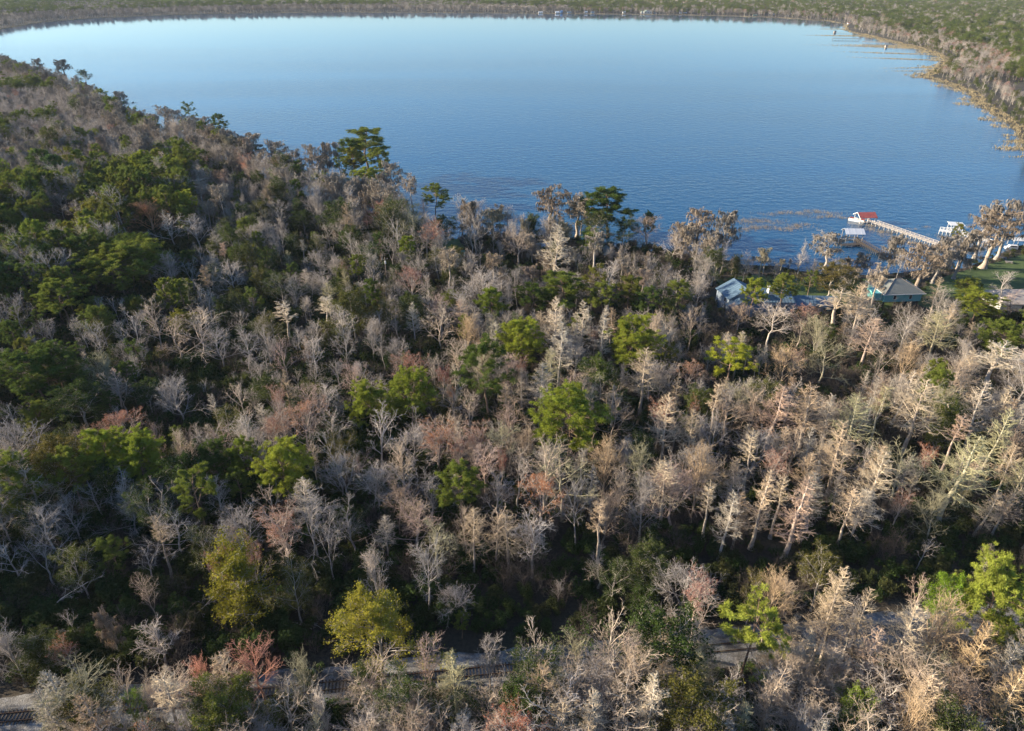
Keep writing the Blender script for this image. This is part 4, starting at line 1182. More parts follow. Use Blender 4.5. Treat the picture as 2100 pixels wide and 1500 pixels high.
for c in chosen:
    k = c['kind']
    if k in GTINT:
        c['tint'] = GTINT[k][int(rng.choice(len(GTINT[k]), p=GP[k]))]
    else:
        warm = c['tp'][0] > 950 or c['tp'][1] > 1250
        pr = [.16, .17, .26, .07, .06, .12, .16] if warm else [.40, .26, .11, .08, .06, .07, .02]
        c['tint'] = tw[int(rng.choice(7, p=pr))]
    c['v'] = int(rng.integers(0, len(PROTO[k])))
    if k == 'pine' and c['v'] in (0, 4): c['v'] = (1, 3)[c['v'] // 4] if rng.uniform() < 0.6 else c['v']
    pr = PROTO[k][c['v']]
    c['W'] = pr['W'] * c['H'] / pr['H'] * (rng.uniform(0.75, 1.05) if k == 'pine' else rng.uniform(0.95, 1.5))
    if k in ('bare', 'vase') and c['H'] < 12: c['W'] *= 1.2
    # nearest landmark and the side of it
    d = np.hypot(MX - c['x'], MY - c['y']); j = int(np.argmin(d))
    dx, dy = c['x'] - MX[j], c['y'] - MY[j]
    rel = ('right of' if dx > 0 else 'left of') if abs(dx) > abs(dy) else ('behind' if dy > 0 else 'in front of')
    c['d'] = d[j]
    noun = {'bare_tree': 'bare tree', 'cypress_tree': 'cypress', 'pine_tree': 'pine', 'mossy_cypress': 'mossy tree', 'maple_tree': 'maple', 'leafy_tree': 'leafy tree'}[KIND[k][0]]
    c['txt'] = f"{size_word(c['H'])} {c['tint']} {pr['form']} {noun} {rel} the {marks[j]['ref']}"
    for a_, b_ in (('mid-sized ', ''), (' bare tree ', ' tree '), (' leafy tree ', ' tree '), ('short ', ''), ('tall ', ''), ('round-crowned ', 'round '), ('egg-shaped ', 'egg-like ')):
        if len(c['txt'].replace('-', ' ').split()) > 14: c['txt'] = c['txt'].replace(a_, b_, 1)
    by.setdefault(c['txt'], []).append(c)
ORD = ['nearer', 'farther', 'third', 'fourth', 'fifth', 'sixth', 'seventh', 'eighth']
for tx_, L in by.items():
    if len(L) > 1:
        L.sort(key=lambda c: c['d'])
        for i, c in enumerate(L): c['txt'] = ORD[min(i, 7)] + ' ' + tx_
for c in chosen:
    plant(c['kind'], c['v'], c['x'], c['y'], c['H'], c['W'], c['tint'], c['txt'], PLURAL[KIND[c['kind']][0]])

# ---- the masses nobody could count: geometry-node instances of the same trees
def mass(name, label, parts_lists, pts, scl, idx, yaw=None, seed=0, cat=None):
    """parts_lists: per plant the objects it is made of; pts Nx3; scl Nx3; idx N"""
    n = len(pts)
    me = bpy.data.meshes.new(name)
    me.vertices.add(n); me.vertices.foreach_set('co', np.asarray(pts, np.float32).ravel())
    a = me.attributes.new('pick', 'INT', 'POINT'); a.data.foreach_set('value', np.asarray(idx, np.int32))
    a = me.attributes.new('size', 'FLOAT_VECTOR', 'POINT'); a.data.foreach_set('vector', np.asarray(scl, np.float32).ravel())
    r = np.random.default_rng(seed); ro = np.zeros((n, 3), np.float32); ro[:, 2] = r.uniform(0, 6.28, n)
    a = me.attributes.new('turn', 'FLOAT_VECTOR', 'POINT'); a.data.foreach_set('vector', ro.ravel())
    o = link(name, me, kind='stuff', label=label)
    if cat: o['category'] = cat
    ng = bpy.data.node_groups.new(name, 'GeometryNodeTree')
    ng.interface.new_socket('Geometry', in_out='INPUT', socket_type='NodeSocketGeometry')
    ng.interface.new_socket('Geometry', in_out='OUTPUT', socket_type='NodeSocketGeometry')
    gi = ng.nodes.new('NodeGroupInput'); go = ng.nodes.new('NodeGroupOutput')
    J = ng.nodes.new('GeometryNodeJoinGeometry')
    insts = []
    for objs in parts_lists:
        j = ng.nodes.new('GeometryNodeJoinGeometry')
        for ob in reversed(objs):
            oi = ng.nodes.new('GeometryNodeObjectInfo'); oi.transform_space = 'ORIGINAL'
            oi.inputs['Object'].default_value = ob
            ng.links.new(oi.outputs['Geometry'], j.inputs[0])
        g2 = ng.nodes.new('GeometryNodeGeometryToInstance'); ng.links.new(j.outputs[0], g2.inputs[0])
        insts.append(g2)
    for g2 in reversed(insts): ng.links.new(g2.outputs[0], J.inputs[0])
    ip = ng.nodes.new('GeometryNodeInstanceOnPoints')
    ip.inputs['Pick Instance'].default_value = True
    def attr(nm, typ):
        q = ng.nodes.new('GeometryNodeInputNamedAttribute'); q.data_type = typ; q.inputs['Name'].default_value = nm
        return [s for s in q.outputs if s.enabled and s.name == 'Attribute'][0]
    ng.links.new(gi.outputs[0], ip.inputs['Points']); ng.links.new(J.outputs[0], ip.inputs['Instance'])
    ng.links.new(attr('pick', 'INT'), ip.inputs['Instance Index'])
    e2r = ng.nodes.new('FunctionNodeEulerToRotation'); ng.links.new(attr('turn', 'FLOAT_VECTOR'), e2r.inputs[0])
    ng.links.new(e2r.outputs[0], ip.inputs['Rotation'])
    ng.links.new(attr('size', 'FLOAT_VECTOR'), ip.inputs['Scale'])
    ng.links.new(ip.outputs[0], go.inputs[0])
    md = o.modifiers.new('plants', 'NODES'); md.node_group = ng
    return o

# one already planted object per prototype part serves as the source
SRC = {}
used = {}
for o in COL.objects:
    if o.type == 'MESH': used.setdefault(o.data.name, o)
for k, L in PROTO.items():
    SRC[k] = [[used[me.name] for nm, me in p['parts'] if me.name in used] for p in L]
ORDER = [(k, i) for k in PROTO for i in range(len(PROTO[k])) if len(SRC[k][i]) == len(PROTO[k][i]['parts'])]
IDX = {ki: n for n, ki in enumerate(ORDER)}
PL = [SRC[k][i] for k, i in ORDER]

pts, scl, idx = [], [], []
def put(kind, x, y, H, rng, wf=1.0):
    v = int(rng.integers(0, len(PROTO[kind])))
    if (kind, v) not in IDX: return
    p = PROTO[kind][v]
    s = H / p['H']; w = s * rng.uniform(0.85, 1.3) * wf
    pts.append((x, y, 0)); scl.append((w, w, s)); idx.append(IDX[(kind, v)])
for c in rest: put(c['kind'], c['x'], c['y'], c['H'], rng)
rq = np.random.default_rng(99)
Xs, Ys = scatter(-520, 620, 20, 470, 5.8, rq)
kp = ~in_lake(Xs, Ys); Xs, Ys = Xs[kp], Ys[kp]
for x, y in zip(Xs, Ys):          # the wood goes on beyond both edges of the frame
    bx, by = proj(x, y, 0); tx, ty = proj(x, y, 14)
    if not (tx >= 2500 or bx >= 2400 or (tx <= -1500 and x > -420) or x < -420) or ty > 1750 or abs(bx) > 5000: continue
    if blocked(x, y): continue
    put(('cypress', 'bare', 'vase', 'pine', 'leafy')[int(rq.choice(5, p=[.3, .35, .2, .08, .07]))], x, y, rq.uniform(12, 19), rq)
mass('woodland', 'mixed pines and bare trees in the thick of the wood', PL, pts, scl, idx, seed=1)
print('woodland', len(pts))

# beyond: farther land on the left, the right shore and the far shore
pts, scl, idx = [], [], []
def far_fill(x0, x1, y0, y1, s, weights, h0, h1, cond, wf=1.0):
    X, Y = scatter(x0, x1, y0, y1, s, rng)
    keep = ~in_lake(X, Y)
    X, Y = X[keep], Y[keep]
    bx, by = proj(X, Y, 0.0)
    ok = (bx > -160) & (bx < 2260) & (by < 760)
    X, Y = X[ok], Y[ok]
    sd = shore_dist(X, Y)
    pxs, pys = proj(X, Y, 0.0)
    cl = np.sin(X*0.013+1.3) + np.sin(Y*0.011+X*0.006) + np.sin((X-Y)*0.021)
    for x, y, d, px, py, c in zip(X, Y, sd, pxs, pys, cl):
        w = cond(x, y, d, px, py, c)
        if w is None: continue
        ks = list(w[0]); k = ks[int(rng.choice(len(ks), p=np.array([w[0][q] for q in ks])/sum(w[0].values())))]
        put(k, x, y, rng.uniform(w[1], w[2]), rng, wf * (w[3] if len(w) > 3 else 1))
def c_mid(x, y, d, px, py, c):
    if x < 0:     # the long left bank
        if d < 3: return None
        if d < 22: return dict(mossy=.55, bare=.35, pine=.10), 16, 21
        if c > 0.9: return dict(pine=.7, bare=.3), 14, 20
        return dict(bare=.62, vase=.16, mossy=.10, pine=.08, maple=.01, leafy=.03), 11, 17, 1.15
    # the right bank: shrubby edge, bare belt, then pines
    if px > 1990 and 168 < py < 205 and d > 30: 
        return (dict(leafy=.6, bare=.4), 3, 6) if rng.uniform() < 0.25 else None     # the dark clearing
    if d < 8: return None
    if d < 20: return (dict(leafy=.8, bare=.2), 3, 6, 1.6) if c > -0.6 else None
    if d < 75: return dict(bare=.45, maple=.22, leafy=.16, vase=.12, pine=.05), 8, 14, 1.1
    return dict(pine=.58, bare=.26, leafy=.13, maple=.03), 8, 20, 1.15
far_fill(-1500, 1400, 470, 1320, 7.5, None, 0, 0, lambda x, y, d, px, py, c: c_mid(x, y, d, px, py, c), 1.12)
def c_far(x, y, d, px, py, c):
    if d < 12: return None
    if rng.uniform() < (0.30 if math.sin(x*0.021)+math.sin(y*0.033+x*0.009) > 0.7 else 0.08): return None
    if x < 150:
        if d < 130: return dict(bare=.42, mossy=.48, vase=.10), 11, 17, 1.15
        if c > 0.2: return dict(pine=.75, bare=.25), 14, 21, 1.15
        return dict(bare=.55, mossy=.2, pine=.2, leafy=.05), 10, 16, 1.15
    if d < 60: return dict(bare=.42, mossy=.28, maple=.10, pine=.12, leafy=.08), 9, 16, 1.15
    return dict(pine=.55, bare=.30, leafy=.12, maple=.03), 8, 20, 1.15
far_fill(-2400, 2400, 1320, 3300, 10.0, None, 0, 0, c_far, 1.25)
mass('distant_forest', 'distant forest of grey bare trees and dark pines beyond the lake', PL, pts, scl, idx, seed=2)
print('far', len(pts))

# undergrowth: six plants shown once as things, then as a mass
UG = []
spots = [(640, 1392, 'bush', 'dense dark green bush', 'low on the far bank of the railway'), (330, 1330, 'bush', 'tall leafy bush', 'in the dark slope above the track'), (1010, 1345, 'bush', 'low dark bush', 'beside the gravel near the dark cutting'),
         (820, 1330, 'brush', 'bare twiggy thicket', 'beside the broad yellow-green leafy tree'), (1180, 1330, 'brush', 'tall bare thicket', 'in the dark cutting'), (60, 1400, 'brush', 'grey twiggy brush clump', 'above the open track')]
for me, (px, py, nm, lb, ct) in zip(UNDER, spots):
    q = at(px, py, 0)
    o = link(nm, me, None, q, label=lb + ' ' + ct, category='bush' if nm == 'bush' else 'thicket')
    UG.append([o])
X, Y = scatter(-380, 480, 30, 420, 3.1, rng)
keep = ~in_lake(X, Y); X, Y = X[keep], Y[keep]
bx, by_ = proj(X, Y, 0.0); ok = (bx > -1000) & (bx < 3300) & (by_ < 1700); X, Y = X[ok], Y[ok]
ro = rail_off(X, Y); sd = shore_dist(X, Y)
pts, scl, idx = [], [], []
for x, y, o, d in zip(X, Y, ro, sd):
    if -4.3 < o < 7.3: continue
    skip = False
    for hx, hy, r in HOUSE_BOXES:
        if (x-hx)**2 + (y-hy)**2 < (r*0.95)**2: skip = True
    for k in (0, 1):
        if in_poly(LAWN_XY[k], x, y): skip = True
    if skip or d < 1: continue
    px, py = proj(x, y, 0)
    if px < 150 and -20 < o < 0: continue
    belt = 7 < o < 27
    g = 0.85 if belt else 0.62 if px > 950 else 0.8
    if rng.uniform() < g: i = int(rng.integers(0, 3)); s = rng.uniform(0.6, 1.15)
    else: i = int(rng.integers(3, 6)); s = rng.uniform(0.6, 1.15)
    if y > 225 and px > 1440: s *= 0.45
    elif px < 950 and i < 3: s *= 1.25
    pts.append((x, y, 0)); scl.append((s*1.1, s*1.1, s)); idx.append(i)
mass('undergrowth', 'tangled brush and dark evergreen shrubs covering the forest floor', UG, pts, scl, idx, seed=3)
print('under', len(pts))
# ---------------------------------------------------------------- houses, boathouses, piers, reeds
M['siding'] = plain('blue-grey siding', (0.24, 0.30, 0.37), 0.7, 1.2, 0.12, stretch=(0.4, 0.4, 9))
M['blue_roof'] = plain('blue-grey metal roof', (0.10, 0.165, 0.23), 0.75, 0.8, 0.18, stretch=(0.5, 3, 3))
M['teal'] = plain('teal painted siding', (0.20, 0.46, 0.44), 0.7, 1.0, 0.12, stretch=(0.4, 0.4, 9))
M['shingle'] = plain('grey-brown shingles', (0.17, 0.18, 0.165), 0.95, 5, 0.35)
M['pale_roof'] = plain('pale tan shingles', (0.50, 0.44, 0.38), 0.9, 4, 0.2)
M['white'] = plain('white paint', (0.72, 0.71, 0.68), 0.6, 1.5, 0.12)
M['white_metal'] = plain('white sheet metal', (0.62, 0.64, 0.67), 0.4, 1.2, 0.12, stretch=(6, 0.5, 0.5))
M['red_roof'] = plain('red sheet metal', (0.42, 0.11, 0.09), 0.65, 1.5, 0.3, stretch=(6, 0.5, 0.5))
M['glass'] = plain('window glass', (0.03, 0.04, 0.05), 0.08, 0.6, 0.3)
M['old_wood'] = plain('grey weathered boards', (0.30, 0.24, 0.19), 0.9, 3, 0.3)
M['dark_wood'] = plain('dark wet timber', (0.055, 0.045, 0.038), 0.85, 3, 0.35)
M['pale_wood'] = plain('sun-bleached boards', (0.40, 0.36, 0.32), 0.85, 2, 0.22)
M['green_paint'] = plain('green paint', (0.06, 0.20, 0.15), 0.7, 2, 0.2)
M['seat'] = plain('dark red seat vinyl', (0.22, 0.05, 0.05), 0.6, 3, 0.2)
M['cream'] = plain('cream paint', (0.60, 0.55, 0.46), 0.7, 2, 0.15)
M['aqua'] = plain('aqua paint', (0.16, 0.50, 0.48), 0.6, 2, 0.15)
M['green_roof'] = plain('pale green metal roof', (0.40, 0.50, 0.36), 0.5, 1, 0.15)
M['tarp'] = plain('blue tarp', (0.10, 0.25, 0.50), 0.6, 2, 0.2)
M['concrete'] = plain('pale concrete', (0.42, 0.41, 0.39), 0.9, 2, 0.2)

def window(parent, c, w, h, face, fm, yaw=0.0, proud=0.06):
    """a framed pane on a wall; face: outward unit (x, y)"""
    fx, fy = face; sx, sy = -fy, fx
    def pt(a, d, z): return (c[0] + sx*a + fx*d, c[1] + sy*a + fy*d, c[2] + z)
    m = MB()
    t_ = 0.12
    for a0, a1, z0, z1 in ((-w/2-t_, -w/2, -h/2-t_, h/2+t_), (w/2, w/2+t_, -h/2-t_, h/2+t_), (-w/2, w/2, h/2, h/2+t_), (-w/2, w/2, -h/2-t_, -h/2)):
        m.hexa([pt(a0, 0, z0), pt(a1, 0, z0), pt(a1, proud, z0), pt(a0, proud, z0)], [pt(a0, 0, z1), pt(a1, 0, z1), pt(a1, proud, z1), pt(a0, proud, z1)])
    fr = m.build('window', fm, parent)
    g = MB()
    g.hexa([pt(-w/2, 0.005, -h/2), pt(w/2, 0.005, -h/2), pt(w/2, 0.02, -h/2), pt(-w/2, 0.02, -h/2)], [pt(-w/2, 0.005, h/2), pt(w/2, 0.005, h/2), pt(w/2, 0.02, h/2), pt(-w/2, 0.02, h/2)])
    g.build('pane', M['glass'], fr)

def gable_roof(parent, cx, cy, z, lx, ly, rise, mat, over=0.5, th=0.14, axis='x', name='roof', seams=0, fascia=None):
    """ridge along axis; lx, ly the covered plan size"""
    m = MB()
    a, b = lx/2 + over, ly/2 + over
    def P(u, v, zz): return (cx+u, cy+v, zz) if axis == 'x' else (cx+v, cy+u, zz)
    L, Wd = (a, b) if axis == 'x' else (b, a)
    for s in (-1, 1):
        lo = [P(-L, 0, z+rise), P(L, 0, z+rise), P(L, s*Wd, z - rise*over/max(Wd-over, .1)), P(-L, s*Wd, z - rise*over/max(Wd-over, .1))]
        if (s < 0) == (axis == 'x'): lo = lo[::-1]
        m.hexa(lo, [(x, y, zz+th) for x, y, zz in lo])
    r = m.build(name, mat, parent)
    if seams:
        for s in (-1, 1):
            for i in range(seams):
                u = -L + 2*L*(i+0.5)/seams
                q = MB(); q.bar(P(u, 0.03*s, z+rise+th+0.02), P(u, s*Wd, z - rise*over/max(Wd-over, .1)+th+0.02), 0.07, 0.06)
                q.build('seam', mat, r)
    return r

def gable_walls(m, cx, cy, z0, z1, lx, ly, rise, axis='x'):
    m.box((cx, cy, (z0+z1)/2), (lx, ly, z1-z0))
    for s in (-1, 1):
        if axis == 'x':
            x = cx + s*lx/2
            pts = [(x, cy-ly/2, z1), (x, cy+ly/2, z1), (x, cy, z1+rise)]
            q = [(p[0]-s*0.15, p[1], p[2]) for p in pts]
        else:
            y = cy + s*ly/2
            pts = [(cx-lx/2, y, z1), (cx+lx/2, y, z1), (cx, y, z1+rise)]
            q = [(p[0], p[1]-s*0.15, p[2]) for p in pts]
        n = len(m.v); m.v += pts + q
        m.f += [(n, n+1, n+2), (n+5, n+4, n+3), (n, n+3, n+4, n+1), (n+1, n+4, n+5, n+2), (n+2, n+5, n+3, n)]

# --- blue-grey house with stepped gables
q = at(1527, 648, 0)
h = thing('blue_house', 'blue-grey house with stepped gable roofs and a lower porch wing', 'house', q, R(12))
m = MB(); gable_walls(m, 0, 6.0, 0.0, 6.4, 12, 9, 2.9, 'y'); gable_walls(m, -3.0, -0.5, 0, 4.6, 8.0, 3.9, 2.2, 'y'); m.box((3.4, -0.3, 1.5), (4.4, 3.2, 3.0)); m.build('wall', M['siding'], h)
gable_roof(h, 0, 6.0, 6.42, 12, 9, 3.0, M['blue_roof'], 0.5, axis='y', seams=9)
gable_roof(h, -3.0, -0.7, 4.62, 8.0, 3.2, 2.2, M['blue_roof'], 0.4, axis='y', seams=4)
m = MB(); m.hexa([(1.0, -2.3, 3.0), (5.9, -2.3, 3.0), (5.9, 1.2, 3.7), (1.0, 1.2, 3.7)], [(1.0, -2.3, 3.14), (5.9, -2.3, 3.14), (5.9, 1.2, 3.84), (1.0, 1.2, 3.84)]); m.build('porch_roof', M['blue_roof'], h)
for x, z in ((-5.0, 2.8), (-2.2, 2.8)): window(h, (x, -2.46, z), 1.1, 1.5, (0, -1), M['white'])
window(h, (-6.02, 4.2, 4.9), 1.2, 1.5, (-1, 0), M['white']); window(h, (3.6, -1.92, 1.6), 1.2, 1.2, (0, -1), M['white'])
window(h, (4.2, 1.48, 5.0), 1.0, 1.3, (0, -1), M['white'])

# --- the long wing
q = at(1632, 652, 0)
h = thing('long_house', 'long dark blue-grey house wing with white-framed windows and square white chimney', 'house', q, R(-3))
m = MB(); m.box((-6.5, 3.5, 2.8), (9.5, 7, 5.6)); m.box((5.8, 4.0, 2.3), (15, 6.5, 4.6)); m.build('wall', M['siding'], h)
m = MB(); m.hexa([(-11.7, -0.4, 5.6), (-1.4, -0.4, 5.6), (-1.4, 7.4, 7.6), (-11.7, 7.4, 7.6)], [(-11.7, -0.4, 5.75), (-1.4, -0.4, 5.75), (-1.4, 7.4, 7.75), (-11.7, 7.4, 7.75)]); r = m.build('roof', M['blue_roof'], h)
for i in range(10):
    s_ = MB(); s_.bar((-11.3+i*1.05, -0.4, 5.79), (-11.3+i*1.05, 7.4, 7.79), 0.07, 0.06); s_.build('seam', M['blue_roof'], r)
gable_roof(h, 5.8, 4.0, 4.62, 15, 6.5, 1.9, M['blue_roof'], 0.5, axis='x', seams=12)
m = MB(); m.box((-8.4, 4.6, 7.6), (2.6, 2.2, 3.2)); m.box((-8.4, 4.6, 9.27), (2.9, 2.5, 0.14)); m.build('chimney', M['white'], h)
for x in (-9.8, -7.9, -6.0, -4.1): window(h, (x, -0.02, 3.6), 1.0, 1.7, (0, -1), M['white'])
for x in (1.3, 4.9): window(h, (x, 0.73, 3.0), 2.2, 1.7, (0, -1), M['white'])
window(h, (9.6, 0.73, 2.8), 1.4, 1.3, (0, -1), M['aqua']); window(h, (2.0, 0.73, 1.0), 1.0, 0.9, (0, -1), M['white'])

# --- teal house on posts, hip roof
q = at(1845, 632, 0)
h = thing('teal_house', 'raised teal house on posts with grey hip roof', 'house', q, R(4))
m = MB(); m.box((0, 5.5, 4.1), (13.5, 11, 3.2)); m.build('wall', M['teal'], h)
m = MB(); E = 0.8; a, b = 6.75+E, 5.5+E; zr = 5.6; zt = 9.0
c4 = [(-a, 5.5-b, zr), (a, 5.5-b, zr), (a, 5.5+b, zr), (-a, 5.5+b, zr)]; r0, r1 = (-1.2, 5.5, zt), (1.2, 5.5, zt)
for f in ([c4[0], c4[1], r1, r0], [c4[1], c4[2], r1], [c4[2], c4[3], r0, r1], [c4[3], c4[0], r0], c4[::-1]): m.poly(f)
rf = m.build('roof', M['shingle'], h)
m = MB(); m.bar((-a, 5.5-b-0.06, zr-0.05), (a, 5.5-b-0.06, zr-0.05), 0.1, 0.24); m.bar((-a-0.06, 5.5-b, zr-0.05), (-a-0.06, 5.5+b, zr-0.05), 0.1, 0.24); m.bar((a+0.06, 5.5-b, zr-0.05), (a+0.06, 5.5+b, zr-0.05), 0.1, 0.24); m.build('fascia', M['white'], rf)
m = MB(); m.bar((-a, 5.5-b, zr+0.1), (-1.2, 5.5, zt+0.05), 0.18, 0.08); m.bar((a, 5.5-b, zr+0.1), (1.2, 5.5, zt+0.05), 0.18, 0.08); m.bar((-1.2, 5.5, zt+0.05), (1.2, 5.5, zt+0.05), 0.2, 0.1); m.build('ridge_cap', M['old_wood'], rf)
for x in (-6.2, -2.1, 2.1, 6.2):
    for y in (0.5, 5.5, 10.5):
        p_ = MB(); p_.box((x, y, 1.25), (0.35, 0.35, 2.5)); p_.build('post', M['dark_wood'], h)
for x in (-3.0, 2.8): window(h, (x, -0.02, 4.2), 0.9, 1.5, (0, -1), M['white'])
m = MB(); m.box((-8.3, 3.5, 4.0), (2.9, 5.0, 2.6)); m.build('side_room', M['aqua'], h)
m = MB(); m.hexa([(-10.0, 0.8, 5.3), (-6.8, 0.8, 5.45), (-6.8, 6.2, 5.45), (-10.0, 6.2, 5.3)], [(-10.0, 0.8, 5.42), (-6.8, 0.8, 5.57), (-6.8, 6.2, 5.57), (-10.0, 6.2, 5.42)]); m.build('side_roof', M['aqua'], h)

# --- pale house at the frame's edge
q = at(2092, 640, 0)
h = thing('pale_house', 'pale house with tan hip roof beyond the pinkish bare trees', 'house', q, R(0))
m = MB(); m.box((0, 5.5, 1.6), (15, 11, 3.2)); m.build('wall', M['white'], h)
m = MB(); a, b = 8.2, 6.2; zr = 3.2; zt = 6.2
c4 = [(-a, 5.5-b, zr), (a, 5.5-b, zr), (a, 5.5+b, zr), (-a, 5.5+b, zr)]; r0, r1 = (-2.0, 5.5, zt), (2.0, 5.5, zt)
for f in ([c4[0], c4[1], r1, r0], [c4[1], c4[2], r1], [c4[2], c4[3], r0, r1], [c4[3], c4[0], r0], c4[::-1]): m.poly(f)
m.build('roof', M['pale_roof'], h)
for x in (-4.5, 0.5): window(h, (x, -0.02, 1.8), 1.2, 1.3, (0, -1), M['white'])

# --- small green shed, log shed, carport
def shed(name, label, cat, px, py, lx, ly, hh, rise, wall, roof, yaw=0.0, group=None, axis='x'):
    q = at(px, py, 0)
    s_ = thing(name, label, cat, q, yaw, group)
    m = MB(); gable_walls(m, 0, 0, 0, hh, lx, ly, rise, axis); m.build('wall', wall, s_)
    gable_roof(s_, 0, 0, hh+0.02, lx, ly, rise, roof, 0.3, 0.1, axis)
    m = MB(); m.box((lx*0.15, -ly/2-0.03, min(1.0, hh*0.42)), (min(1.0, lx*0.3), 0.06, min(2.0, hh*0.84))); m.build('door', M['dark_wood'], s_)
    return s_
shed('green_shed', 'small green shed half hidden by the pale tree on a long trunk', 'shed', 940, 532, 5.0, 4.0, 2.4, 1.3, M['green_paint'], M['green_paint'], R(10))
shed('cabin', 'dark brown cabin roof just beyond the thin mossy tree', 'cabin', 1248, 530, 6.5, 5.0, 2.6, 2.2, M['old_wood'], M['shingle'], R(25), axis='y')
shed('white_shed', 'low pale metal-roofed shed inland of the cove', 'shed', 1108, 512, 7, 4.0, 2.2, 0.6, M['white'], M['white_metal'], R(8))
q = at(2092, 505, 0)
cp = thing('carport', 'white flat carport roof on posts beyond the great rust-brown cypress', 'carport', q, R(-8))
m = MB(); m.box((0, 0, 3.0), (9, 5, 0.18)); m.build('roof', M['white'], cp)
for x in (-4.2, 0, 4.2):
    for y in (-2.2, 2.2):
        p_ = MB(); p_.box((x, y, 1.45), (0.18, 0.18, 2.9)); p_.build('post', M['white'], cp)
m = MB(); m.box((-2.6, 0.2, 0.9), (3.6, 1.8, 1.1)); m.box((-2.8, 0.2, 1.7), (2.0, 1.6, 0.6)); m2 = m
q = at(2072, 512, 0)
v = thing('white_van', 'white van parked under the carport on the lawn', 'van', q, R(-8))
m = MB(); m.hexa([(-2.4, -0.9, 0.45), (2.4, -0.9, 0.45), (2.4, 0.9, 0.45), (-2.4, 0.9, 0.45)], [(-2.3, -0.88, 1.2), (2.4, -0.88, 1.2), (2.4, 0.88, 1.2), (-2.3, 0.88, 1.2)]); m.hexa([(-1.5, -0.86, 1.2), (2.36, -0.86, 1.2), (2.36, 0.86, 1.2), (-1.5, 0.86, 1.2)], [(-0.9, -0.75, 2.0), (2.25, -0.75, 2.0), (2.25, 0.75, 2.0), (-0.9, 0.75, 2.0)]); m.build('body', M['white'], v)
for x in (-1.5, 1.5):
    for y in (-0.9, 0.9):
        w = MB(); w.tube((x, y-0.1, 0.36), (x, y+0.1, 0.36), 0.36, 12); w.build('wheel', M['dark_wood'], v)
w = MB(); w.box((0.6, -0.845, 1.6), (2.4, 0.04, 0.5)); w.build('side_window', M['glass'], v)
# picnic tables
def picnic(px, py, yaw, label):
    q = at(px, py, 0)
    s_ = thing('picnic_table', label, 'picnic table', q, yaw, 'picnic tables on the lawn')
    m = MB(); m.box((0, 0, 0.76), (2.6, 0.9, 0.06)); m.build('table_top', M['pale_wood'], s_)
    for y in (-0.85, 0.85):
        b_ = MB(); b_.box((0, y, 0.45), (2.6, 0.32, 0.05)); b_.build('bench', M['pale_wood'], s_)
    for x in (-0.95, 0.95):
        for s in (-1, 1):
            l_ = MB(); l_.bar((x, s*0.75, 0), (x, s*0.28, 0.72), 0.1); l_.build('leg', M['old_wood'], s_)
        b_ = MB(); b_.bar((x, -0.95, 0.40), (x, 0.95, 0.40), 0.1, 0.06); b_.build('crossbar', M['old_wood'], s_)
picnic(2056, 532, R(-20), 'pale picnic table beside the trunk of the great rust-brown cypress')
picnic(2068, 540, R(-20), 'pale picnic table a step farther out on the lawn')

# --- piers and boathouses over the water (water level -0.35)
def pier(name, label, p, q, width, z, mat, post_mat, rail=None, gap=2.4, rail_h=1.0, group=None, piece='board', bs=0.0):
    p = Vector(p); q = Vector(q)
    L = (q - p).length; yaw = math.atan2(q.y-p.y, q.x-p.x)
    t_ = thing(name, label, 'pier', (p.x, p.y, 0), yaw, group)
    m = MB(); m.box((L/2, 0, z), (L, width, 0.12)); m.build('deck', mat, t_)
    n = max(2, int(L / gap)); me_p = None
    for i in range(n+1):
        x = L*i/n
        for s in (-1, 1):
            if me_p is None:
                b_ = MB(); hh = z + 2.2 + (rail_h if rail else 0.0); b_.box((0, 0, -2.2 + hh/2), (0.2, 0.2, hh)); o = b_.build('post', post_mat, t_); me_p = o.data
            else: o = link('post', me_p, t_)
            o.location = (min(max(x, 0.12), L-0.12), s*(width/2 + 0.11), 0)
    if rail:
        for s in (-1, 1):
            for zz, hh in ((z+rail_h, 0.14), (z+rail_h*0.52, 0.10)):
                b_ = MB(); b_.box((L/2, s*(width/2+0.24), zz), (L, 0.05, hh)); b_.build('handrail', rail, t_)
    if bs:
        k = int(L / bs); b_ = MB(); b_.box((0, 0, 0), (bs*0.86, width-0.04, 0.05)); me_b = None
        for i in range(min(k, 290)):
            if me_b is None: o = b_.build(piece, mat, t_); me_b = o.data
            else: o = link(piece, me_b, t_)
            o.location = (bs*(i+0.5), 0, z+0.087 + random.uniform(0, 0.01))
    return t_

def boathouse(name, label, px, py, lx, ly, zroof, rise, roofm, postm, yaw, deckm, flat=False, seams=0, zdeck=0.5):
    q = at(px, py, 0)
    t_ = thing(name, label, 'boathouse', (q.x, q.y, 0), yaw)
    if flat:
        m = MB(); m.box((0, 0, zroof+0.1), (lx+0.8, ly+0.8, 0.18)); m.build('roof', roofm, t_)
    else: gable_roof(t_, 0, 0, zroof, lx, ly, rise, roofm, 0.5, 0.1, 'x', seams=seams)
    for x in (-lx/2+0.2, 0, lx/2-0.2):
        for y in (-ly/2+0.2, ly/2-0.2):
            p_ = MB(); p_.box((x, y, (zroof-2.2)/2), (0.2, 0.2, zroof+2.2)); p_.build('post', postm, t_)
    for y in (-ly/2+0.2, ly/2-0.2):
        b_ = MB(); b_.bar((-lx/2+0.1, y, zroof-0.08), (lx/2-0.1, y, zroof-0.08), 0.16, 0.2); b_.build('beam', postm, t_)
    m = MB()
    m.box((0, -ly/2+0.75, zdeck), (lx, 1.0, 0.12)); m.box((0, ly/2-0.75, zdeck), (lx, 1.0, 0.12)); m.box((lx/2-0.9, 0, zdeck+0.004), (1.2, ly-2.5, 0.12)); m.build('deck', deckm, t_)
    return t_
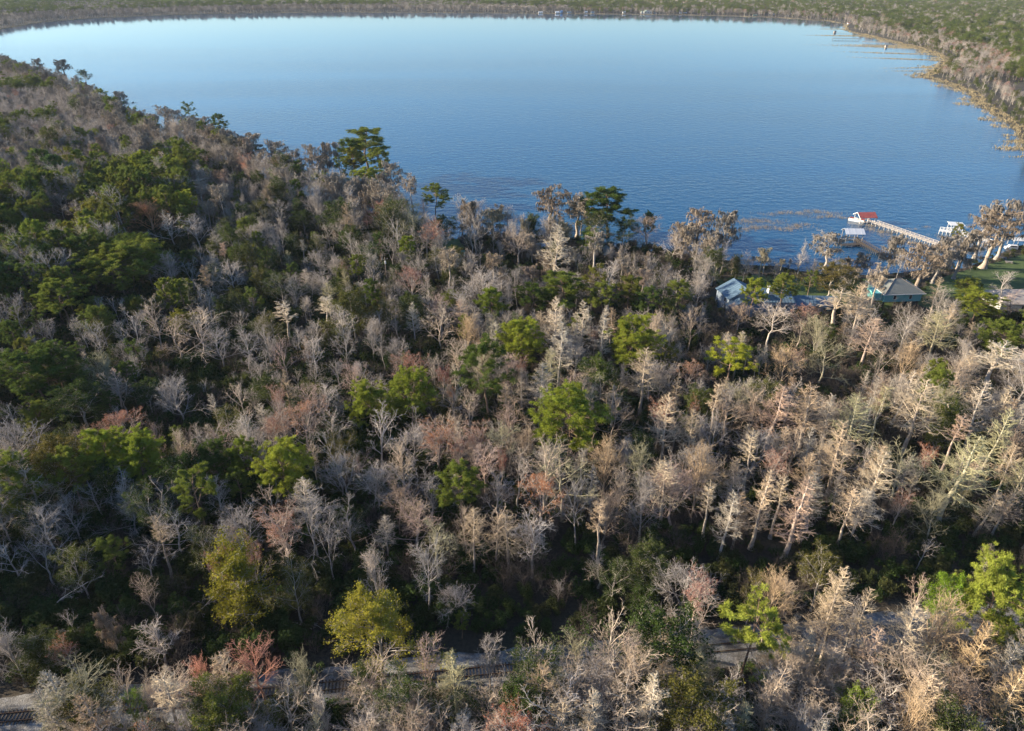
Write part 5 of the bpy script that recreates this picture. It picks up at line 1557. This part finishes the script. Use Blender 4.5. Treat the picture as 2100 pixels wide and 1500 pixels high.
# red-roofed boathouse with a pontoon boat, and its long pier
boathouse('red_boathouse', 'boathouse with faded red metal roof and white trim heading the long pier', 1772, 455, 7.6, 5.6, 3.0, 1.5, M['red_roof'], M['white'], R(4), M['pale_wood'], seams=14)
bh = [o for o in COL.objects if o.name == 'red_boathouse'][0]
for s in (-1, 1):
    m = MB(); m.bar((-4.34, 0, 4.55), (-4.34, s*3.3, 2.75), 0.08, 0.26); m.build('gable_trim', M['white'], bh)
q = at(1757, 453, 0)
bt = thing('pontoon_boat', 'white pontoon boat with dark red seats moored beside the red-roofed boathouse', 'pontoon boat', (q.x, q.y, -0.35), R(-38))
for y in (-0.95, 0.95):
    m = MB(); m.tube((-3.6, y, 0.25), (3.2, y, 0.25), 0.32, 12); m.tube((3.2, y, 0.25), (3.9, y, 0.42), 0.32, 12, 0.08); m.build('pontoon', M['white_metal'], bt)
m = MB(); m.box((0, 0, 0.66), (7.2, 2.5, 0.12)); m.build('deck', M['cream'], bt)
m = MB()
for a_, b_ in (((-3.5, -1.2), (3.4, -1.2)), ((-3.5, 1.2), (3.4, 1.2)), ((-3.5, -1.2), (-3.5, 1.2)), ((3.4, -1.2), (3.4, 1.2))):
    m.bar((*a_, 1.05), (*b_, 1.05), 0.06, 0.62)
m.build('side_fence', M['white'], bt)
for c_, s_ in (((-2.6, 0.75), (1.4, 0.6)), ((-2.6, -0.75), (1.4, 0.6)), ((2.3, 0.75), (1.6, 0.6)), ((2.3, -0.75), (1.6, 0.6)), ((0.2, -0.3), (0.7, 0.6))):
    m = MB(); m.box((*c_, 0.95), (*s_, 0.42)); m.box((c_[0], c_[1] + (0.25 if c_[1] > 0 else -0.25), 1.3), (s_[0], 0.14, 0.35)); m.build('bench', M['seat'], bt)
m = MB(); m.box((-3.85, 0, 0.75), (0.5, 0.5, 1.1)); m.build('outboard_motor', M['dark_wood'], bt)
A_ = at(1791, 458, 0.5); B_ = at(1930, 506, 0.5)
pier('long_pier', 'long sun-bleached pier with railings running from the red-roofed boathouse to shore', A_, B_, 2.0, 0.9, M['pale_wood'], M['pale_wood'], M['pale_wood'], gap=2.2, bs=0.3)
q = at(1786, 449, 0)
m = MB(); m.tube((0, 0, 0), (0, 0, 0.85), 0.42, 12); o = m.build('barrel', M['white']); o.location = (q.x+1.2, q.y-3.2, 0.96); o['label'] = 'white barrel at the water end of the long pier'; o['category'] = 'barrel'
# white-roofed boathouse with a dark pier
boathouse('white_boathouse', 'boathouse with white metal gable roof on pale posts over dark decking', 1746, 492, 7.3, 5.4, 3.7, 1.4, M['white_metal'], M['pale_wood'], R(-3), M['dark_wood'], seams=3)
pier('dark_pier', 'dark timber pier with open railing behind the short grey mossy tree', at(1757, 495, 0.5), at(1812, 526, 0.5), 2.0, 0.8, M['dark_wood'], M['dark_wood'], M['dark_wood'], gap=1.1)
pier('landing_stage', 'low dark landing stage beneath the white-roofed boathouse', at(1722, 502, 0.5), at(1762, 500, 0.5), 2.6, 0.35, M['dark_wood'], M['dark_wood'], None)
# flat white boathouse
boathouse('flat_boathouse', 'white boathouse with flat roof and white railings beyond the moss-hung trees', 1957, 474, 5.4, 4.6, 3.2, 0, M['white'], M['white'], R(-14), M['white'], flat=True, zdeck=0.9)
pier('white_pier', 'short white railed deck reaching out from the flat white boathouse', at(1926, 474, 0.5), at(1950, 478, 0.5), 3.2, 0.9, M['white'], M['white'], M['white'], gap=1.2)
pier('bleached_pier', 'pale pier from the flat white boathouse back to shore', at(1972, 481, 0.5), at(2040, 503, 0.5), 1.8, 0.9, M['pale_wood'], M['white'], M['white'], gap=2.0)
# little dock with two chairs in the cove
q = at(1040, 443, 0)
pier('cove_dock', 'small dark dock platform in the cove with two white chairs', at(1030, 444, 0), at(1048, 444, 0), 2.6, 0.5, M['dark_wood'], M['dark_wood'], None, gap=1.4)
for i, (px, lb) in enumerate(((1038, 'white chair on the small cove dock, shoreward of its pair'), (1042, 'white chair on the small cove dock, outermost of its pair'))):
    qq = at(px, 442, 0.6)
    c_ = thing('dock_chair', lb, 'chair', (qq.x, qq.y, 0.58), R(70), 'white chairs on the cove dock')
    m = MB(); m.box((0, 0, 0.42), (0.55, 0.5, 0.06)); m.build('seat', M['white'], c_)
    m = MB(); m.bar((-0.25, 0, 0.42), (-0.42, 0, 1.05), 0.5, 0.06); m.build('backrest', M['white'], c_)
    for sx in (-0.22, 0.22):
        for sy in (-0.2, 0.2):
            m = MB(); m.box((sx, sy, 0.195), (0.06, 0.06, 0.39)); m.build('leg', M['white'], c_)
# sunken skiff
q = at(1766, 534, 0)
sk = thing('sunken_skiff', 'dark half-sunken skiff with yellowish grass growing on it', 'skiff', (q.x, q.y, -0.3), R(-12))
m = MB(); m.hexa([(-1.6, -0.6, 0), (1.6, -0.5, 0), (1.6, 0.5, 0), (-1.6, 0.6, 0)], [(-1.9, -0.95, 0.75), (2.4, -0.25, 0.85), (2.4, 0.25, 0.85), (-1.9, 0.95, 0.75)]); m.build('hull', M['dark_wood'], sk)
r_ = np.random.default_rng(77); n = 700
C = np.stack([r_.uniform(-1.6, 2.0, n), r_.normal(0, 0.28, n), np.full(n, 0.76)], 1)
V, T_ = blades(C, unit(r_.normal(0, 0.35, (n, 3)) + np.array([0, 0, 1.0])), r_.uniform(0.2, 0.6, n), r_.uniform(0.05, 0.1, n), r_)
link('grass', mesh_from('skiff_grass', V, T_, None, M['leaf']), sk)
# utility pole
q = at(795, 592, 0)
up = thing('utility_pole', 'wooden utility pole with grey transformer in the shaded clearing', 'utility pole', q, R(20))
m = MB(); m.tube((0, 0, 0), (0, 0, 12.5), 0.2, 10, 0.13); m.build('pole', M['old_wood'], up)
m = MB(); m.bar((-1.1, 0.18, 11.6), (1.1, 0.18, 11.6), 0.1, 0.12); m.build('crossarm', M['old_wood'], up)
m = MB(); m.tube((0.0, -0.42, 10.1), (0.0, -0.42, 11.1), 0.27, 12); m.build('transformer', M['white_metal'], up)
for x in (-1.0, 0, 1.0):
    m = MB(); m.tube((x, 0.18, 11.66), (x, 0.18, 11.9), 0.05, 8); m.build('insulator', M['white'], up)

# far piers on the right bank
for (p0, p1, z, w, lb, rr_) in ((((1707, 81)), (1762, 82), 1.0, 2.0, 'long grey far pier with many posts, the outermost on the right bank', True), (((1768, 88)), (1822, 90), 1.0, 2.0, 'grey far pier nearer the reeds on the right bank', True),
                            (((1710, 68)), (1750, 69), 0.8, 2.0, 'farthest small grey pier on the right bank', False)):
    pier('far_pier', lb, at(*p0), at(*p1), w, z, M['old_wood'], M['old_wood'], M['old_wood'] if rr_ else None, gap=5.0, rail_h=1.2, group='far piers on the right bank')
for px, py, lx, ly, wm, rm, lb in ((1817, 97, 4, 3.4, 'pale_wood', 'old_wood', 'small weathered boathouse at the end of the reeds beside the far piers'), (1712, 67, 5, 4, 'old_wood', 'shingle', 'tiny brown boathouse on the farthest pier'),
                                   (1740, 50, 6, 5, 'white', 'red_roof', 'little red-roofed hut at the far bend of the shore')):
    q = at(px, py, 0)
    s_ = thing('far_boathouse', lb, 'boathouse', (q.x, q.y, -0.4), R(5), 'small far boathouses on the right bank'); s_.scale = (0.75, 0.75, 0.7)
    m = MB(); gable_walls(m, 0, 0, 0, 3.4, lx, ly, 1.4); m.build('wall', M[wm], s_)
    gable_roof(s_, 0, 0, 3.42, lx, ly, 1.4, M[rm], 0.4)
q = at(2070, 82, 0)
s_ = thing('far_house', 'far house roof of dull teal showing among pines on the right bank', 'house', (q.x, q.y, 0), R(30))
m = MB(); gable_walls(m, 0, 0, 0, 8, 22, 11, 4.0); m.build('wall', M['cream'], s_); gable_roof(s_, 0, 0, 8.02, 22, 11, 4.0, M['aqua'], 0.5)

# buildings on the far shore
def far_house(px, w, h_, d, wall, roof, lb, rise=3.0, dist=26, axis='x', name='far_shore_house', wins=2):
    w, h_, d, rise = w*.7, h_*.66, d*.7, rise*.66
    base = at(px, 28.5 if px < 1500 else 33, 0)
    s_ = thing(name, lb, 'house', (base.x, base.y + dist, 0), R(3), 'buildings along the far shore')
    m = MB(); gable_walls(m, 0, 0, 0, h_, w, d, rise, axis); m.build('wall', M[wall], s_)
    gable_roof(s_, 0, 0, h_+0.02, w, d, rise, M[roof], 0.6, 0.2, axis)
    for i in range(wins): window(s_, (-w/2 + w*(i+0.5)/wins, -d/2-0.02, h_*0.55), w*0.22, h_*0.4, (0, -1), M['white'])
    return s_
far_house(1330, 26, 7, 18, 'white', 'green_roof', 'large far house with big pale green gable roof facing the lake', 7.0, 14, 'y', wins=3)
far_house(1318, 9, 6, 9, 'white', 'green_roof', 'small green-roofed annex beside the large green-roofed far house', 3.5, 10, 'y', wins=1)
far_house(1109, 15, 3.6, 9, 'white', 'white_metal', 'long low white-roofed house alone on the far shore', 1.6, 22)
far_house(1143, 13, 4, 10, 'white', 'white_metal', 'white far house beside the blue building', 3.0, 12)
far_house(1152, 8, 7, 7, 'tarp', 'tarp', 'tall narrow bright blue building on the far shore', 2.0, 20, wins=1)
far_house(1168, 14, 4, 8, 'siding', 'blue_roof', 'low grey-blue house to the side of the blue building', 1.8, 14)
far_house(1203, 9, 5, 8, 'siding', 'white_metal', 'small pale grey cottage on the far shore', 2.4, 16)
far_house(1216, 12, 4, 8, 'siding', 'blue_roof', 'blue-grey cottage next to the small pale grey cottage', 2.4, 10)
far_house(1281, 10, 5, 8, 'white', 'white_metal', 'pale cottage between the cottages and the green-roofed house', 2.4, 12)
far_house(1345, 10, 5, 8, 'siding', 'shingle', 'dark grey cottage just past the large green-roofed house', 2.4, 10)
far_house(1395, 8, 4.5, 7, 'white', 'white_metal', 'tiny white hut at the water past the green-roofed house', 2.0, -2, wins=1)
far_house(1404, 11, 3.0, 8, 'old_wood', 'white_metal', 'low open boat shelter beside the tiny white hut', 1.5, -3)
far_house(1597, 11, 4, 9, 'siding', 'blue_roof', 'lone grey house among far shore trees near the bend', 2.4, 30)
far_house(1548, 12, 3.0, 8, 'green_paint', 'green_roof', 'low greenish boathouse at the far waterline', 1.5, -2, name='far_shore_boathouse')

# --- reeds: tan fringes and islands of grass in the shallows
def reeds(name, label, blobs, per, hh, ww, seed, mat='reed'):
    """blobs: (px, py, length m, width m, turn)"""
    r_ = np.random.default_rng(seed)
    Cs = []
    for px, py, L, Wd, a in blobs:
        c0 = at(px, py, -0.35); n = int(L*Wd*per)
        n = max(60, n)
        u = r_.normal(0, L/3.4, n); v_ = r_.normal(0, Wd/3.4, n) + np.sin(u*0.35 + px)*Wd*0.25
        # clumps with gaps of open water
        keep = (np.sin(u*1.3+py)+np.sin(v_*2.1+px)+r_.normal(0, .8, n)) > -0.5
        u, v_ = u[keep], v_[keep]
        Cs.append(np.stack([c0.x + u*math.cos(a) - v_*math.sin(a), c0.y + u*math.sin(a) + v_*math.cos(a), np.full(len(u), -0.4)], 1))
    C = np.concatenate(Cs); n = len(C)
    V, T_ = blades(C, unit(r_.normal(0, 0.28, (n, 3)) + np.array([0.0, 0, 1.0])), r_.uniform(0.5, 1.0, n)*hh, r_.uniform(0.6, 1.2, n)*ww, r_)
    o = link(name, mesh_from(name, V, T_, None, M[mat]), kind='stuff', label=label)
    return o
reeds('near_reeds', 'thin tan reed beds standing in the shallows by the piers',
      [(1610, 438, 26, 5, 0.05), (1680, 436, 20, 6, -.1), (1690, 445, 16, 4, 0), (1725, 447, 18, 3, -.15), (1560, 455, 22, 7, 0.1), (1600, 468, 26, 7, 0), (1540, 470, 16, 6, .2), (1640, 462, 14, 5, 0), (1520, 452, 10, 5, 0),
       (1790, 462, 12, 7, -.3), (1815, 475, 16, 7, -.4), (1840, 488, 14, 6, -.4), (1870, 497, 12, 5, -.4), (1895, 465, 5, 2, 0), (1870, 470, 8, 1.5, 0), (1960, 488, 16, 4, -.3), (1600, 540, 40, 3.0, -.05), (1540, 536, 20, 3, 0), (1680, 552, 30, 3, 0)], 9, 1.0, 0.07, 501)
# reed fringe along the whole right bank and far shore: follows the water's edge
r_ = np.random.default_rng(9)
Cs = []; hs = []; wsz = []
for i in range(len(loop)):
    p0, p1 = loop[i], loop[(i+1) % len(loop)]
    mid = (p0+p1)/2
    D = mid.length
    bx, by_ = proj(mid.x, mid.y, 0.0)
    if D < 450 or (mid.x < 0 and D < 1350) or bx < -100 or bx > 2350: continue
    d = (p1-p0); L = d.length; d.normalize()
    nn = Vector((-d.y, d.x))
    tst = mid + nn*3
    if not in_lake(np.array([tst.x]), np.array([tst.y]))[0]: nn = -nn
    right_bank = mid.x > 300 and D < 1500
    wid = (9 + 7*math.sin(i*0.9) + 5*math.sin(i*2.3)) if right_bank else (5 + 2*math.sin(i*0.7))
    wid = max(2.5, wid)
    back = 11.0 if right_bank else 3.0
    n = int(L * (wid+back) * (1.2 if right_bank else 0.35))
    u = r_.uniform(0, L, n); v_ = (wid+back)*r_.beta(1.1, 1.4, n) - back
    keep = (np.sin(u*0.25+i*3)+np.sin(v_*0.9+i)+r_.normal(0, .7, n)) > -0.5
    u, v_ = u[keep], v_[keep]
    Cs.append(np.stack([p0.x + d.x*u + nn.x*v_, p0.y + d.y*u + nn.y*v_, np.where(v_ < 0, 0.0, -0.4)], 1))
    f = 1.0 if right_bank else 1.7
    hs.append(r_.uniform(0.6, 1.3, len(u))*(1.1 if right_bank else 1.5)); wsz.append(r_.uniform(.3, .6, len(u))*f)
# spits of reed reaching into the lake from the right bank
for px, py, L, Wd, a in ((1905, 139, 75, 5, 0.10), (1890, 146, 60, 4, 0.0), (2085, 304, 26, 4, 0.12), (2095, 290, 20, 5, 0.0), (2092, 322, 16, 3, 0.1), (2075, 308, 16, 2.5, 0.1), (2050, 243, 14, 5, 0.5), (2010, 206, 14, 5, 0.4),
                         (1870, 122, 90, 8, -0.35), (1840, 110, 90, 9, -.35), (1800, 96, 110, 9, -.3), (1900, 100, 120, 16, -.3), (1740, 74, 90, 14, -.2), (1725, 60, 60, 10, 0), (1850, 95, 120, 14, -.3), (2000, 190, 22, 6, .5), (2030, 228, 16, 4, .5)):
    c0 = at(px, py, -0.35); n = int(L*Wd*1.6)
    u = r_.normal(0, L/3.2, n); v_ = r_.normal(0, Wd/3.2, n)
    Cs.append(np.stack([c0.x + u*math.cos(a) - v_*math.sin(a), c0.y + u*math.sin(a) + v_*math.cos(a), np.full(n, -0.4)], 1))
    hs.append(r_.uniform(0.6, 1.2, n)); wsz.append(r_.uniform(.25, .5, n))
C = np.concatenate(Cs); n = len(C)
V, T_ = blades(C, unit(r_.normal(0, 0.3, (n, 3)) + np.array([0.0, 0, 1.0])), np.concatenate(hs), np.concatenate(wsz), r_)
link('shore_reeds', mesh_from('shore_reeds', V, T_, None, M['reed']), kind='stuff', label='tan reed fringe along the right bank and far shore')
print('reeds', n)

# fallen and leaning dead trunks on the shaded slope
def dead_trunk(px, py, L, az, tilt, label, seed, r0=0.16):
    q = at(px, py, 0)
    r2 = np.random.default_rng(seed)
    d = np.array([[math.cos(az)*math.cos(tilt), math.sin(az)*math.cos(tilt), math.sin(tilt)]])
    P = walk(np.array([[0, 0, 0.2]]), d, np.array([L]), 7, 0.07, 0.0, r2)
    e = thing('dead_trunk', label, 'dead tree', q, 0.0, 'dead trunks on the dark slope')
    link('trunk', trunk_mesh(P, r0, 0.05, 1.1, M['bark']), e).color = (1.5, 1.45, 1.4, 1)
    A = Acc(); P1, _, _ = spawn(P, 7, 0.45, 1, 45, 10, lambda t: 0.25+0*t, 3, .15, 0, r2)
    twiggy(A, P1, 4, 3, 2, r2, r=(0.05, 0.03, 0.02, 0.014))
    link('crown', A.mesh('crown', M['twig']), e)
dead_trunk(318, 1158, 15, R(75), R(58), 'thin dead trunk leaning steeply against shaded pines', 1)
dead_trunk(362, 1290, 9, R(20), R(25), 'bowed pale dead branch beneath the big red-topped tree', 2)
dead_trunk(60, 1290, 14, R(35), R(35), 'long dead trunk leaning at the near end of the dark slope', 3)
dead_trunk(140, 1110, 9, R(140), R(45), 'short dead trunk crossing the thin olive tree', 4)
dead_trunk(600, 1280, 5, R(-10), R(8), 'sunlit pale fallen limb below the olive spindly tree', 5, 0.2)
